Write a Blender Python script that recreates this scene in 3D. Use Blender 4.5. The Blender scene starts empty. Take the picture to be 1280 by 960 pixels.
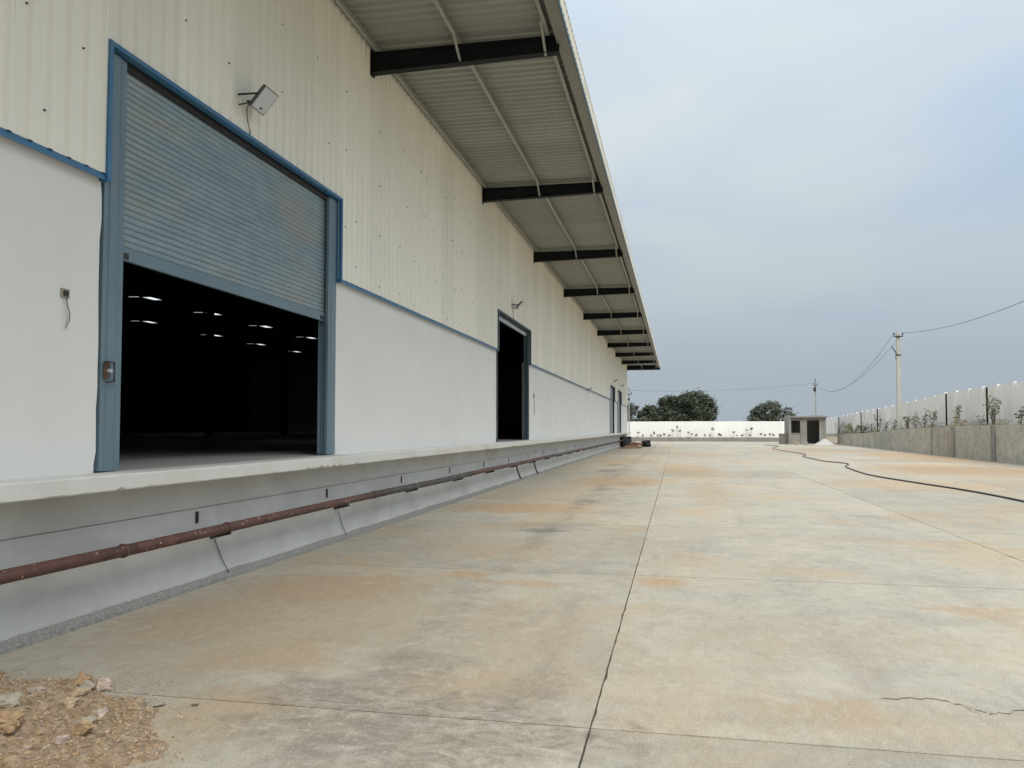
import bpy, math, random
from mathutils import Vector, Matrix, noise as mnoise
R = math.radians
random.seed(7)
S = bpy.context.scene
col = S.collection

# ------------------------------------------------------------------ camera
cam = bpy.data.cameras.new('camera')
cam.sensor_fit = 'HORIZONTAL'; cam.sensor_width = 36.0
cam.lens = 28.125
cam.shift_y = 13.5 / 1280.0
cam.clip_start = 0.05; cam.clip_end = 6000
camo = bpy.data.objects.new('camera', cam); col.objects.link(camo)
camo.location = (0, 0, 1.63)
camo.rotation_euler = (R(90 + 2.405), 0, R(11.63))
S.camera = camo

# ------------------------------------------------------------------ world, sun, exposure
SUN_TO = Vector((0.34, -0.66, 0.96)).normalized()
sun_el = math.asin(SUN_TO.z); sun_rot = math.atan2(SUN_TO.x, SUN_TO.y)
W = bpy.data.worlds.new('World'); S.world = W; W.use_nodes = True
nt = W.node_tree; nt.nodes.clear()
def wn(t, **k):
    n = nt.nodes.new(t)
    for a, b in k.items(): setattr(n, a, b)
    return n
wout = wn('ShaderNodeOutputWorld'); bg = wn('ShaderNodeBackground')
nt.links.new(bg.outputs[0], wout.inputs[0])
sky = wn('ShaderNodeTexSky'); sky.sky_type = 'NISHITA'; sky.sun_disc = False
sky.sun_elevation = sun_el; sky.sun_rotation = sun_rot; sky.dust_density = 3.0
tc = wn('ShaderNodeTexCoord'); sep = wn('ShaderNodeSeparateXYZ')
nt.links.new(tc.outputs['Generated'], sep.inputs[0])
ramp = wn('ShaderNodeValToRGB')
nt.links.new(sep.outputs['Z'], ramp.inputs[0])
e = ramp.color_ramp.elements
e[0].position = 0.0; e[0].color = (0.208, 0.240, 0.270, 1)
e[1].position = 1.0; e[1].color = (0.70, 0.76, 0.82, 1)
for p, c in ((0.07, (0.206, 0.238, 0.268)), (0.19, (0.258, 0.300, 0.328)), (0.32, (0.300, 0.345, 0.385)), (0.45, (0.340, 0.388, 0.423))):
    el = e.new(p); el.color = c + (1,)
# cloud layer: noise on the plane of the cloud base
zz = wn('ShaderNodeMath', operation='ADD'); nt.links.new(sep.outputs['Z'], zz.inputs[0]); zz.inputs[1].default_value = 0.22
dv = wn('ShaderNodeVectorMath', operation='DIVIDE'); nt.links.new(tc.outputs['Generated'], dv.inputs[0])
cmb = wn('ShaderNodeCombineXYZ')
for i in range(3): nt.links.new(zz.outputs[0], cmb.inputs[i])
nt.links.new(cmb.outputs[0], dv.inputs[1])
nz = wn('ShaderNodeTexNoise'); nz.inputs['Scale'].default_value = 1.4; nz.inputs['Detail'].default_value = 5.0
nz.inputs['Roughness'].default_value = 0.45; nz.inputs['Distortion'].default_value = 0.6
cof = wn('ShaderNodeVectorMath', operation='ADD'); nt.links.new(dv.outputs[0], cof.inputs[0]); cof.inputs[1].default_value = (29.6, 15.2, 6.64)
nt.links.new(cof.outputs[0], nz.inputs['Vector'])
cr = wn('ShaderNodeValToRGB'); nt.links.new(nz.outputs[0], cr.inputs[0])
cr.color_ramp.elements[0].position = 0.30; cr.color_ramp.elements[0].color = (0.86, 0.93, 1.05, 1)
cr.color_ramp.elements[1].position = 0.68; cr.color_ramp.elements[1].color = (1.15, 1.10, 1.03, 1)
fade = wn('ShaderNodeMapRange'); nt.links.new(sep.outputs['Z'], fade.inputs[0])
fade.inputs[1].default_value = 0.02; fade.inputs[2].default_value = 0.30
mul = wn('ShaderNodeMix', data_type='RGBA', blend_type='MULTIPLY')
nt.links.new(fade.outputs[0], mul.inputs[0]); nt.links.new(ramp.outputs[0], mul.inputs[6]); nt.links.new(cr.outputs[0], mul.inputs[7])
sks = wn('ShaderNodeMix', data_type='RGBA', blend_type='MULTIPLY'); sks.inputs[0].default_value = 1
nt.links.new(sky.outputs[0], sks.inputs[6]); sks.inputs[7].default_value = (0.06, 0.06, 0.06, 1)
mx = wn('ShaderNodeMix', data_type='RGBA'); mx.inputs[0].default_value = 0.93
nt.links.new(sks.outputs[2], mx.inputs[6]); nt.links.new(mul.outputs[2], mx.inputs[7])
nt.links.new(mx.outputs[2], bg.inputs[0]); bg.inputs[1].default_value = 1.0
sl = bpy.data.lights.new('sun', 'SUN'); sl.energy = 1.4; sl.angle = R(42); sl.color = (1.0, 0.95, 0.86)
so = bpy.data.objects.new('sun', sl); col.objects.link(so)
so.rotation_euler = (-SUN_TO).to_track_quat('-Z', 'Y').to_euler()
so.location = (10, -20, 40)
S.view_settings.view_transform = 'Standard'; S.view_settings.look = 'None'
S.view_settings.exposure = 1.0; S.view_settings.gamma = 1.0; S.view_settings.use_curve_mapping = False
S.cycles.max_bounces = 8; S.cycles.diffuse_bounces = 3; S.cycles.adaptive_threshold = 0.02; S.cycles.use_denoising = True

# ------------------------------------------------------------------ materials
MATS = {}
class NB:
    """tiny node builder"""
    def __init__(self, name):
        self.m = bpy.data.materials.new(name); self.m.use_nodes = True
        self.t = self.m.node_tree; self.t.nodes.clear()
        self.out = self.n('ShaderNodeOutputMaterial'); self.b = self.n('ShaderNodeBsdfPrincipled')
        self.l(self.b.outputs[0], self.out.inputs[0])
        self.geo = self.n('ShaderNodeNewGeometry'); self.pos = self.geo.outputs['Position']
    def n(self, t, **k):
        x = self.t.nodes.new(t)
        for a, b in k.items(): setattr(x, a, b)
        return x
    def l(self, a, b): self.t.links.new(a, b)
    def noise(self, scale, detail=4, rough=0.55, dist=0, stretch=None, vec=None):
        v = vec or self.pos
        if stretch:
            mp = self.n('ShaderNodeMapping'); mp.inputs['Scale'].default_value = stretch
            self.l(v, mp.inputs[0]); v = mp.outputs[0]
        x = self.n('ShaderNodeTexNoise'); x.inputs['Scale'].default_value = scale; x.inputs['Detail'].default_value = detail
        x.inputs['Roughness'].default_value = rough; x.inputs['Distortion'].default_value = dist
        self.l(v, x.inputs['Vector']); return x.outputs[0]
    def ramp(self, v, stops):
        x = self.n('ShaderNodeValToRGB'); self.l(v, x.inputs[0]); es = x.color_ramp.elements
        while len(es) < len(stops): es.new(0.5)
        for el, (p, c) in zip(es, stops):
            el.position = p; el.color = (c, c, c, 1) if not isinstance(c, tuple) else c + (1,)
        return x.outputs[0]
    def mix(self, f, a, b, mode='MIX'):
        x = self.n('ShaderNodeMix', data_type='RGBA', blend_type=mode)
        for s, v in ((x.inputs[0], f), (x.inputs[6], a), (x.inputs[7], b)):
            if isinstance(v, (int, float)): s.default_value = v
            elif isinstance(v, tuple): s.default_value = v + (1,)
            else: self.l(v, s)
        return x.outputs[2]
    def math(self, op, a, b=0.0, clamp=False):
        x = self.n('ShaderNodeMath', operation=op); x.use_clamp = clamp
        for s, v in ((x.inputs[0], a), (x.inputs[1], b)):
            if isinstance(v, (int, float)): s.default_value = v
            else: self.l(v, s)
        return x.outputs[0]
    def maprange(self, v, a, b, c=0.0, d=1.0):
        x = self.n('ShaderNodeMapRange'); self.l(v, x.inputs[0])
        for i, q in enumerate((a, b, c, d)): x.inputs[i + 1].default_value = q
        x.interpolation_type = 'SMOOTHSTEP'; return x.outputs[0]
    def bump(self, h, strength=0.3, dist=0.01):
        x = self.n('ShaderNodeBump'); x.inputs['Strength'].default_value = strength; x.inputs['Distance'].default_value = dist
        self.l(h, x.inputs['Height']); self.l(x.outputs[0], self.b.inputs['Normal'])
    def rnd(self):
        return self.n('ShaderNodeObjectInfo').outputs['Random']
    def done(self, colr, rough=0.6, metal=0.0, spec=None):
        b = self.b
        if isinstance(colr, tuple): b.inputs['Base Color'].default_value = colr + (1,)
        else: self.l(colr, b.inputs['Base Color'])
        if isinstance(rough, (int, float)): b.inputs['Roughness'].default_value = rough
        else: self.l(rough, b.inputs['Roughness'])
        b.inputs['Metallic'].default_value = metal
        if spec is not None: b.inputs['Specular IOR Level'].default_value = spec
        return self.m
def sc(c, k): return tuple(min(1, x * k) for x in c)
def painted(name, c, rough=0.55, metal=0.0, var=0.10, scale=3.0, stretch=None, dirt=None, dirt_amt=0.35, bump=0.0, bscale=60, spec=None, rndvar=0.0):
    k = NB(name)
    a = k.noise(scale, 5, 0.6, 0.3, stretch)
    cc = k.mix(k.ramp(a, [(0.3, 0.0), (0.7, 1.0)]), sc(c, 1 - var), sc(c, 1 + var))
    if dirt:
        d = k.noise(scale * 0.6, 6, 0.65, 0.8, stretch)
        cc = k.mix(k.math('MULTIPLY', k.ramp(d, [(0.48, 0.0), (0.75, 1.0)]), dirt_amt), cc, dirt)
    if rndvar:
        r = k.maprange(k.rnd(), 0, 1, 1 - rndvar, 1 + rndvar)
        x = k.n('ShaderNodeCombineXYZ')
        for i in range(3): k.l(r, x.inputs[i])
        cc = k.mix(1.0, cc, x.outputs[0], 'MULTIPLY')
    if bump: k.bump(k.noise(bscale, 5, 0.6), bump, 0.01)
    return k.done(cc, rough, metal, spec)

M = {}
M['plaster'] = painted('white_plaster', (0.755, 0.755, 0.73), 0.75, var=0.03, scale=0.8, dirt=(0.62, 0.605, 0.57), dirt_amt=0.25, bump=0.12, bscale=25)
M['dockpaint'] = painted('dock_paint', (0.53, 0.535, 0.52), 0.85, var=0.09, scale=2.2, stretch=(1, 0.6, 1), dirt=(0.38, 0.37, 0.345), dirt_amt=0.6, bump=0.5, bscale=35)
M['ledge'] = painted('ledge_paint', (0.66, 0.655, 0.62), 0.7, var=0.05, scale=1.6, dirt=(0.47, 0.43, 0.36), dirt_amt=0.4, bump=0.25, bscale=30)
M['mortar'] = painted('rough_mortar', (0.25, 0.245, 0.23), 0.95, var=0.4, scale=70, dirt=(0.12, 0.115, 0.105), dirt_amt=0.7, bump=0.9, bscale=70)
def clad():
    k = NB('cream_steel_sheet')
    a = k.noise(5.0, 4, 0.65, 0.1, (1, 1, 0.03))
    b = k.noise(0.6, 4, 0.6, 0.4)
    cc = k.mix(k.ramp(a, [(0.3, 0.0), (0.7, 1.0)]), (0.87, 0.845, 0.745), (0.91, 0.89, 0.795))
    cc = k.mix(k.math('MULTIPLY', k.ramp(b, [(0.45, 0.0), (0.75, 1.0)]), 0.15), cc, (0.72, 0.69, 0.58))
    r = k.maprange(k.rnd(), 0, 1, 0.95, 1.04); x = k.n('ShaderNodeCombineXYZ')
    for i in range(3): k.l(r, x.inputs[i])
    cc = k.mix(1.0, cc, x.outputs[0], 'MULTIPLY')
    k.bump(k.noise(2.2, 3, 0.5, 0.0, (1, 2.5, 0.22)), 0.18, 0.03)
    return k.done(cc, 0.42)
M['clad'] = clad()
M['fascia'] = painted('cream_fascia_sheet', (0.66, 0.64, 0.55), 0.5, var=0.06, scale=2, dirt=(0.4, 0.38, 0.3), dirt_amt=0.25, rndvar=0.04)
M['soffit'] = painted('grey_roof_underside', (0.33, 0.33, 0.295), 0.5, metal=0.0, var=0.07, scale=1.2, stretch=(0.2, 1, 1), rndvar=0.04)
M['gutter'] = painted('gutter_grey', (0.20, 0.198, 0.168), 0.5, var=0.06)
M['rafter'] = painted('charcoal_steel', (0.013, 0.016, 0.017), 0.55, var=0.2, scale=4, dirt=(0.03, 0.03, 0.028), dirt_amt=0.3, spec=0.12)
M['purlin'] = painted('galvanised_purlin', (0.33, 0.33, 0.295), 0.5, var=0.08, scale=3)
M['blue'] = painted('blue_flashing', (0.035, 0.15, 0.30), 0.4, var=0.12, scale=3, dirt=(0.10, 0.17, 0.24), dirt_amt=0.5)
M['jambdark'] = painted('dark_blue_grey_steel', (0.075, 0.115, 0.135), 0.5, var=0.12, scale=2)
M['tealtrim'] = painted('dark_teal_trim', (0.03, 0.085, 0.125), 0.45, var=0.1)
M['jamb'] = painted('blue_grey_steel', (0.135, 0.205, 0.25), 0.42, var=0.12, scale=2.2, stretch=(1, 1, 0.5), dirt=(0.16, 0.21, 0.24), dirt_amt=0.5)
def slat():
    k = NB('shutter_slat_steel')
    a = k.noise(1.1, 5, 0.6, 0.5, (1, 0.7, 1.3)); b = k.noise(9, 4, 0.6, 0, (1, 0.3, 1))
    cc = k.mix(k.ramp(b, [(0.3, 0.0), (0.7, 1.0)]), (0.20, 0.28, 0.32), (0.275, 0.355, 0.39))
    cc = k.mix(k.math('MULTIPLY', k.ramp(a, [(0.46, 0.0), (0.68, 1.0)]), 0.55), cc, (0.36, 0.32, 0.265))
    return k.done(cc, 0.38, 0.25)
M['slat'] = slat()
M['farshutter'] = painted('grey_shutter', (0.24, 0.27, 0.28), 0.5, var=0.06, dirt=(0.2, 0.18, 0.15), dirt_amt=0.3)
M['brightrail'] = painted('pale_bottom_rail', (0.40, 0.45, 0.48), 0.45, var=0.05)
M['black'] = painted('black_metal', (0.02, 0.02, 0.02), 0.5, var=0.2)
M['rust'] = painted('rusty_steel', (0.11, 0.06, 0.035), 0.8, var=0.3, scale=30, dirt=(0.03, 0.028, 0.025), dirt_amt=0.7)
def pipe_mat(name, c, spl):
    k = NB(name)
    a = k.noise(5, 5, 0.65, 0.4)
    cc = k.mix(k.ramp(a, [(0.35, 0.0), (0.7, 1.0)]), sc(c, 0.7), sc(c, 1.3))
    s = k.noise(26, 2, 0.4, 0.6)
    cc = k.mix(k.ramp(s, [(spl, 0.0), (spl + 0.02, 1.0)]), cc, (0.55, 0.50, 0.46))
    return k.done(cc, 0.6)
M['pipe'] = pipe_mat('red_oxide_paint', (0.105, 0.045, 0.035), 0.69)
M['pipedark'] = pipe_mat('dark_grime_pipe', (0.065, 0.055, 0.05), 0.69)
M['glass'] = painted('lamp_glass', (0.55, 0.57, 0.60), 0.25, var=0.03)
M['floodgrey'] = painted('lamp_housing', (0.10, 0.10, 0.105), 0.5, var=0.1)
M['floor'] = painted('warehouse_floor', (0.40, 0.39, 0.37), 0.6, var=0.08, scale=0.4)
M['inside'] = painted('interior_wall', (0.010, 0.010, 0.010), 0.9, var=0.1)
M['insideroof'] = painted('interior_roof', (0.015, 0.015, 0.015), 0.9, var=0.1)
def skylight(name, c, f):
    k = NB(name)
    tr = k.n('ShaderNodeBsdfTranslucent'); tr.inputs[0].default_value = (c, c, c, 1)
    tp = k.n('ShaderNodeBsdfTransparent'); ms = k.n('ShaderNodeMixShader'); ms.inputs[0].default_value = f
    k.l(tp.outputs[0], ms.inputs[1]); k.l(tr.outputs[0], ms.inputs[2]); k.l(ms.outputs[0], k.out.inputs[0])
    return k.m
M['skylight'] = skylight('translucent_skylight', .9, .55)
M['streakdim'] = skylight('dim_streak_panel', .3, .92)  # dim panel added to stand in for the faint streak by each skylight
M['cement'] = painted('bare_cement', (0.27, 0.26, 0.235), 0.9, var=0.14, scale=2.2, stretch=(1, 1, 0.5), dirt=(0.17, 0.16, 0.145), dirt_amt=0.55, bump=0.3, bscale=20, rndvar=0.05)
def retmat():
    k = NB('stained_retaining_concrete')
    a = k.noise(1.3, 6, 0.7, 0.5); b = k.noise(0.7, 4, 0.6, 0.3, (1, 1, 0.3)); c = k.noise(4.5, 6, 0.75)
    cc = k.mix(k.ramp(a, [(0.3, 0.0), (0.7, 1.0)]), (0.32, 0.30, 0.245), (0.56, 0.53, 0.45))
    cc = k.mix(k.math('MULTIPLY', k.ramp(c, [(0.5, 0.0), (0.75, 1.0)]), 0.6), cc, (0.17, 0.155, 0.13))
    cc = k.mix(k.math('MULTIPLY', k.ramp(b, [(0.56, 0.0), (0.72, 1.0)]), 0.45), cc, (0.34, 0.24, 0.16))
    r = k.maprange(k.rnd(), 0, 1, 0.9, 1.08); x = k.n('ShaderNodeCombineXYZ')
    for i in range(3): k.l(r, x.inputs[i])
    cc = k.mix(1.0, cc, x.outputs[0], 'MULTIPLY')
    k.bump(k.noise(14, 5, 0.65), 0.4, 0.02)
    return k.done(cc, 0.9)
M['retain'] = retmat()
M['precast'] = painted('pale_precast_panel', (0.82, 0.79, 0.74), 0.8, var=0.05, scale=0.7, dirt=(0.66, 0.61, 0.53), dirt_amt=0.4, bump=0.1, bscale=15, rndvar=0.04)
M['precastpost'] = painted('white_precast_post', (0.82, 0.82, 0.80), 0.75, var=0.05)
M['whitewall'] = painted('whitewashed_panel', (0.86, 0.86, 0.83), 0.8, var=0.03, scale=0.6, dirt=(0.62, 0.60, 0.53), dirt_amt=0.35, rndvar=0.03)
M['soil'] = painted('dry_soil', (0.25, 0.19, 0.125), 0.95, var=0.25, scale=3, dirt=(0.16, 0.13, 0.08), dirt_amt=0.6, bump=0.8, bscale=9)
M['rubblesoil'] = painted('orange_rubble_soil', (0.27, 0.19, 0.115), 0.95, var=0.5, scale=22, dirt=(0.46, 0.38, 0.28), dirt_amt=0.8, bump=1.0, bscale=55)
M['stone_grey'] = painted('grey_concrete_lump', (0.36, 0.32, 0.25), 0.95, var=0.2, scale=9, dirt=(0.24, 0.22, 0.19), dirt_amt=0.5, bump=0.7, bscale=45)
M['stone_tan'] = painted('tan_rock', (0.42, 0.32, 0.205), 0.95, var=0.45, scale=28, dirt=(0.45, 0.40, 0.34), dirt_amt=0.6, bump=0.7, bscale=45, rndvar=0.2)
M['stone_pink'] = painted('pinkish_rock', (0.46, 0.37, 0.30), 0.95, var=0.4, scale=28, dirt=(0.50, 0.46, 0.42), dirt_amt=0.7, bump=0.7, bscale=40)
M['stone_orange'] = painted('orange_rock', (0.36, 0.235, 0.13), 0.95, var=0.45, scale=28, dirt=(0.45, 0.36, 0.26), dirt_amt=0.6, bump=0.7, bscale=40)
M['sand'] = painted('pale_sand', (0.44, 0.43, 0.41), 0.95, var=0.07, scale=4, bump=0.4, bscale=18)
M['earthred'] = painted('red_earth', (0.20, 0.11, 0.065), 0.95, var=0.3, scale=5, dirt=(0.10, 0.06, 0.04), dirt_amt=0.6, bump=0.8, bscale=12)
M['tarp'] = painted('black_tarp', (0.016, 0.017, 0.017), 0.95, var=0.3, scale=5)
M['hose'] = painted('black_hose', (0.03, 0.031, 0.033), 0.5, var=0.2)
M['pole'] = painted('concrete_pole', (0.44, 0.44, 0.40), 0.85, var=0.08, scale=2)
M['steelpole'] = painted('grey_steel_pole', (0.30, 0.31, 0.31), 0.6, var=0.08)
M['wire'] = painted('dark_wire', (0.10, 0.10, 0.105), 0.6, var=0.1)
M['bark'] = painted('bark', (0.12, 0.095, 0.07), 0.95, var=0.3, scale=8)
M['stem'] = painted('grey_stem', (0.17, 0.14, 0.10), 0.95, var=0.2, scale=8)
M['dirtgap'] = painted('joint_dirt', (0.10, 0.085, 0.065), 1.0, var=0.3, scale=5)
M['crack'] = painted('crack_dirt', (0.20, 0.165, 0.12), 1.0, var=0.2, scale=6)
M['terrain'] = painted('dry_ground', (0.26, 0.21, 0.14), 0.95, var=0.2, scale=0.05, dirt=(0.11, 0.12, 0.06), dirt_amt=0.6)
M['whitecloth'] = painted('pale_sack', (0.55, 0.55, 0.53), 0.9, var=0.1)
def leafmat(name, c1, c2, trans=0.25):
    k = NB(name)
    r = k.noise(1.3, 3, 0.6)
    cc = k.mix(k.ramp(r, [(0.35, 0.0), (0.65, 1.0)]), c1, c2)
    k.l(cc, k.b.inputs['Base Color']); k.b.inputs['Roughness'].default_value = 0.6
    k.b.inputs['Specular IOR Level'].default_value = 0.25
    return k.m
M['leaf_tree'] = leafmat('hazed_dark_tree_leaf', (0.062, 0.076, 0.054), (0.10, 0.118, 0.08))  # lightened leaf colour carries the distance haze
M['leaf_tree2'] = leafmat('hazed_grey_green_tree_leaf', (0.085, 0.097, 0.075), (0.13, 0.142, 0.108))  # greyed and lightened, distance haze put into the leaf colour
M['leaf_shrub'] = leafmat('shrub_leaf', (0.055, 0.085, 0.03), (0.12, 0.145, 0.06))
M['leaf_yellow'] = leafmat('yellow_shrub_leaf', (0.13, 0.15, 0.05), (0.24, 0.23, 0.10))
M['leaf_dark'] = leafmat('dark_weed_leaf', (0.025, 0.04, 0.02), (0.06, 0.075, 0.03))
M['drygrass'] = leafmat('dry_grass', (0.30, 0.24, 0.12), (0.42, 0.34, 0.18))

def yard():
    k = NB('weathered_concrete_yard')
    # distorted plan position for the stain outlines
    nd = k.n('ShaderNodeTexNoise'); nd.inputs['Scale'].default_value = 1.3; nd.inputs['Detail'].default_value = 5
    nd.inputs['Roughness'].default_value = 0.65
    k.l(k.pos, nd.inputs['Vector'])
    sb = k.n('ShaderNodeVectorMath', operation='SUBTRACT'); k.l(nd.outputs['Color'], sb.inputs[0]); sb.inputs[1].default_value = (0.5, 0.5, 0.5)
    scl = k.n('ShaderNodeVectorMath', operation='MULTIPLY'); k.l(sb.outputs[0], scl.inputs[0]); scl.inputs[1].default_value = (0.7, 0.7, 0)
    ad = k.n('ShaderNodeVectorMath', operation='ADD'); k.l(k.pos, ad.inputs[0]); k.l(scl.outputs[0], ad.inputs[1])
    rag = k.math('ADD', k.math('MULTIPLY', k.math('SUBTRACT', k.noise(2.6, 5, 0.72, 0.5), 0.5), 1.5), k.math('MULTIPLY', k.math('SUBTRACT', k.noise(11, 5, 0.75, 0.4), 0.5), 0.8))
    def blob(cx, cy, rx, ry, s):
        mp = k.n('ShaderNodeMapping', vector_type='POINT')
        mp.inputs['Location'].default_value = (-cx / rx, -cy / ry, 0); mp.inputs['Scale'].default_value = (1 / rx, 1 / ry, 0)
        k.l(ad.outputs[0], mp.inputs[0])
        ln = k.n('ShaderNodeVectorMath', operation='LENGTH'); k.l(mp.outputs[0], ln.inputs[0])
        return k.maprange(k.math('ADD', ln.outputs['Value'], rag), 1.12, 0.50, 0.0, s)
    def blobs(lst):
        acc = None
        for q in lst:
            v = blob(*q); acc = v if acc is None else k.math('MAXIMUM', acc, v)
        return acc
    orange = blobs([(-3.5, 7.7, 1.0, 0.9, 1.0), (-2.25, 8.7, 0.35, 0.3, 0.9), (-3.9, 6.3, 0.9, 0.9, 0.7), (-3.0, 16.2, 1.9, 1.3, 1.0), (-1.9, 25, 1.8, 3.2, 0.9),
                    (-0.2, 8.7, 0.35, 0.35, 0.9), (-1.6, 8.4, 0.5, 0.25, 0.6), (0.8, 21, 0.6, 4, 0.5), (6.8, 25, 3.2, 3.0, 0.7), (11, 34, 4.5, 6, 1.0), (13.5, 50, 3, 12, 0.95), (8, 18, 2.5, 1.2, 0.6),
                    (4.6, 16, 1.2, 1.2, 0.4), (0.3, 33, 1.5, 5, 0.75), (-2.5, 40, 2, 5, 0.7), (0.9, 4.9, 0.45, 0.3, 0.5), (2.7, 7.9, 0.6, 0.3, 0.55), (10, 62, 5, 8, 0.6), (-1.2, 5.0, 0.55, 0.35, 0.5), (-2.9, 5.4, 0.6, 0.6, 0.7),
                    (3.0, 12.5, 1.5, 0.5, 0.35), (0.5, 52, 4, 5, 0.4), (-2.6, 4.3, 0.4, 0.5, 0.6)])
    brown = blobs([(-1.45, 4.25, 1.3, 0.75, 1.0), (-2.1, 4.7, 0.55, 0.35, 0.9), (-1.1, 3.6, 0.6, 0.5, 0.8), (-1.7, 5.1, 0.35, 0.7, 0.7), (-0.9, 4.9, 0.3, 0.6, 0.6), (-2.0, 13.5, 0.9, 1.0, 0.35), (-1.8, 19, 0.7, 2.2, 0.5), (-1.6, 6.5, 0.5, 1.1, 0.3), (-2.2, 30, 0.6, 5, 0.5)])
    tan_ = blobs([(-3.3, 6.6, 1.7, 2.2, 1.0), (-2.75, 3.9, 0.62, 0.95, 1.0), (-1.2, 5.6, 1.2, 1.2, 0.7), (-2.4, 10.8, 1.6, 1.2, 0.55), (1.0, 6.6, 1.3, 0.8, 0.5), (1.4, 4.8, 1.2, 0.5, 0.7), (-0.9, 2.9, 0.9, 0.7, 0.6), (3.4, 7.6, 1.0, 0.8, 0.6), (-3.2, 20, 1.5, 3, 0.7)])
    dark = blobs([(-2.11, 12.75, 0.33, 0.42, 1.0), (-1.95, 17.7, 0.42, 0.7, 0.8), (-1.9, 21.5, 0.4, 0.8, 0.6), (-2.6, 31, 0.5, 1.4, 0.8), (-2.7, 36, 0.5, 1.4, 0.6), (3.5, 15.9, 0.3, 0.3, 0.4), (-1.4, 24, 0.4, 0.8, 0.4)])
    n1 = k.noise(0.5, 5, 0.66, 0.6); n2 = k.noise(2.6, 6, 0.74, 0.8); n3 = None
    n4 = k.noise(0.36, 5, 0.68, 0.5, (0.9, 0.8, 1)); n6 = k.noise(85, 3, 0.75); n7 = k.noise(11, 5, 0.78, 0.8, (1.3, 0.55, 1)); n8 = k.noise(0.9, 6, 0.72, 1.0, (1.2, 0.6, 1))
    base = k.mix(k.ramp(n1, [(0.34, 0.0), (0.66, 1.0)]), (0.31, 0.293, 0.245), (0.46, 0.405, 0.305))
    base = k.mix(k.math('MULTIPLY', k.ramp(n8, [(0.42, 0.0), (0.68, 1.0)]), 0.5), base, (0.395, 0.378, 0.33))
    base = k.mix(k.math('MULTIPLY', k.ramp(n2, [(0.40, 0.0), (0.70, 1.0)]), 0.55), base, (0.56, 0.52, 0.43))
    base = k.mix(k.math('MULTIPLY', k.ramp(n4, [(0.50, 0.0), (0.62, 1.0)]), 0.65), base, (0.47, 0.355, 0.220))
    mott = k.ramp(n2, [(0.3, 0.6), (0.58, 1.0)])
    base = k.mix(k.math('MULTIPLY', k.math('MULTIPLY', orange, mott), 0.88), base, (0.43, 0.278, 0.14))
    base = k.mix(k.math('MULTIPLY', k.math('MULTIPLY', tan_, k.ramp(n2, [(0.3, 0.6), (0.62, 1.0)])), 0.7), base, (0.40, 0.315, 0.21))
    n5 = k.noise(7, 6, 0.75, 0.9, (0.6, 1, 1))
    base = k.mix(k.math('MULTIPLY', k.math('MULTIPLY', brown, k.ramp(n5, [(0.38, 0.0), (0.60, 1.0)])), 1.0), base, (0.225, 0.19, 0.15))
    base = k.mix(k.math('MULTIPLY', k.math('MULTIPLY', dark, k.ramp(n5, [(0.34, 0.0), (0.55, 1.0)])), 0.8), base, (0.085, 0.078, 0.065))
    # tyre tracks: worn dark strips running along the yard
    sx = k.n('ShaderNodeSeparateXYZ'); k.l(ad.outputs[0], sx.inputs[0])
    for cx, hw, amt in ((-2.02, 0.26, 0.55), (-0.95, 0.16, 0.28), (1.15, 0.2, 0.22), (2.75, 0.2, 0.22), (5.6, 0.3, 0.25)):
        band = k.maprange(k.math('ABSOLUTE', k.math('SUBTRACT', sx.outputs['X'], cx)), hw, hw * 0.2)
        base = k.mix(k.math('MULTIPLY', k.math('MULTIPLY', band, k.ramp(n8, [(0.44, 0.0), (0.60, 1.0)])), amt), base, (0.215, 0.19, 0.155))
    # fine grain: pale and dark grit, short scuffs
    base = k.mix(k.math('MULTIPLY', k.ramp(n7, [(0.52, 0.0), (0.70, 1.0)]), 0.36), base, (0.60, 0.57, 0.49))
    base = k.mix(k.math('MULTIPLY', k.ramp(n7, [(0.30, 1.0), (0.46, 0.0)]), 0.34), base, (0.22, 0.20, 0.165))
    base = k.mix(k.math('MULTIPLY', k.ramp(n6, [(0.50, 0.0), (0.66, 1.0)]), 0.34), base, (0.62, 0.60, 0.53))
    base = k.mix(k.math('MULTIPLY', k.ramp(n6, [(0.34, 1.0), (0.50, 0.0)]), 0.34), base, (0.17, 0.155, 0.13))
    # small pits and specks
    sp = k.n('ShaderNodeTexVoronoi'); sp.inputs['Scale'].default_value = 8.0; k.l(k.pos, sp.inputs['Vector'])
    spk = k.math('MULTIPLY', k.maprange(sp.outputs['Distance'], 0.10, 0.03), k.ramp(k.noise(1.1, 4, 0.6), [(0.52, 0.0), (0.62, 0.75)]))
    base = k.mix(spk, base, (0.17, 0.145, 0.11))
    r = k.maprange(k.rnd(), 0, 1, 0.84, 0.97); x = k.n('ShaderNodeCombineXYZ')
    for i in range(3): k.l(r, x.inputs[i])
    base = k.mix(1.0, base, x.outputs[0], 'MULTIPLY')
    hsum = k.math('ADD', k.math('MULTIPLY', n6, 0.5), k.noise(14, 3, 0.7))
    k.bump(hsum, 0.45, 0.012)
    return k.done(base, 0.78, 0, 0.35)
M['yard'] = yard()

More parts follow.
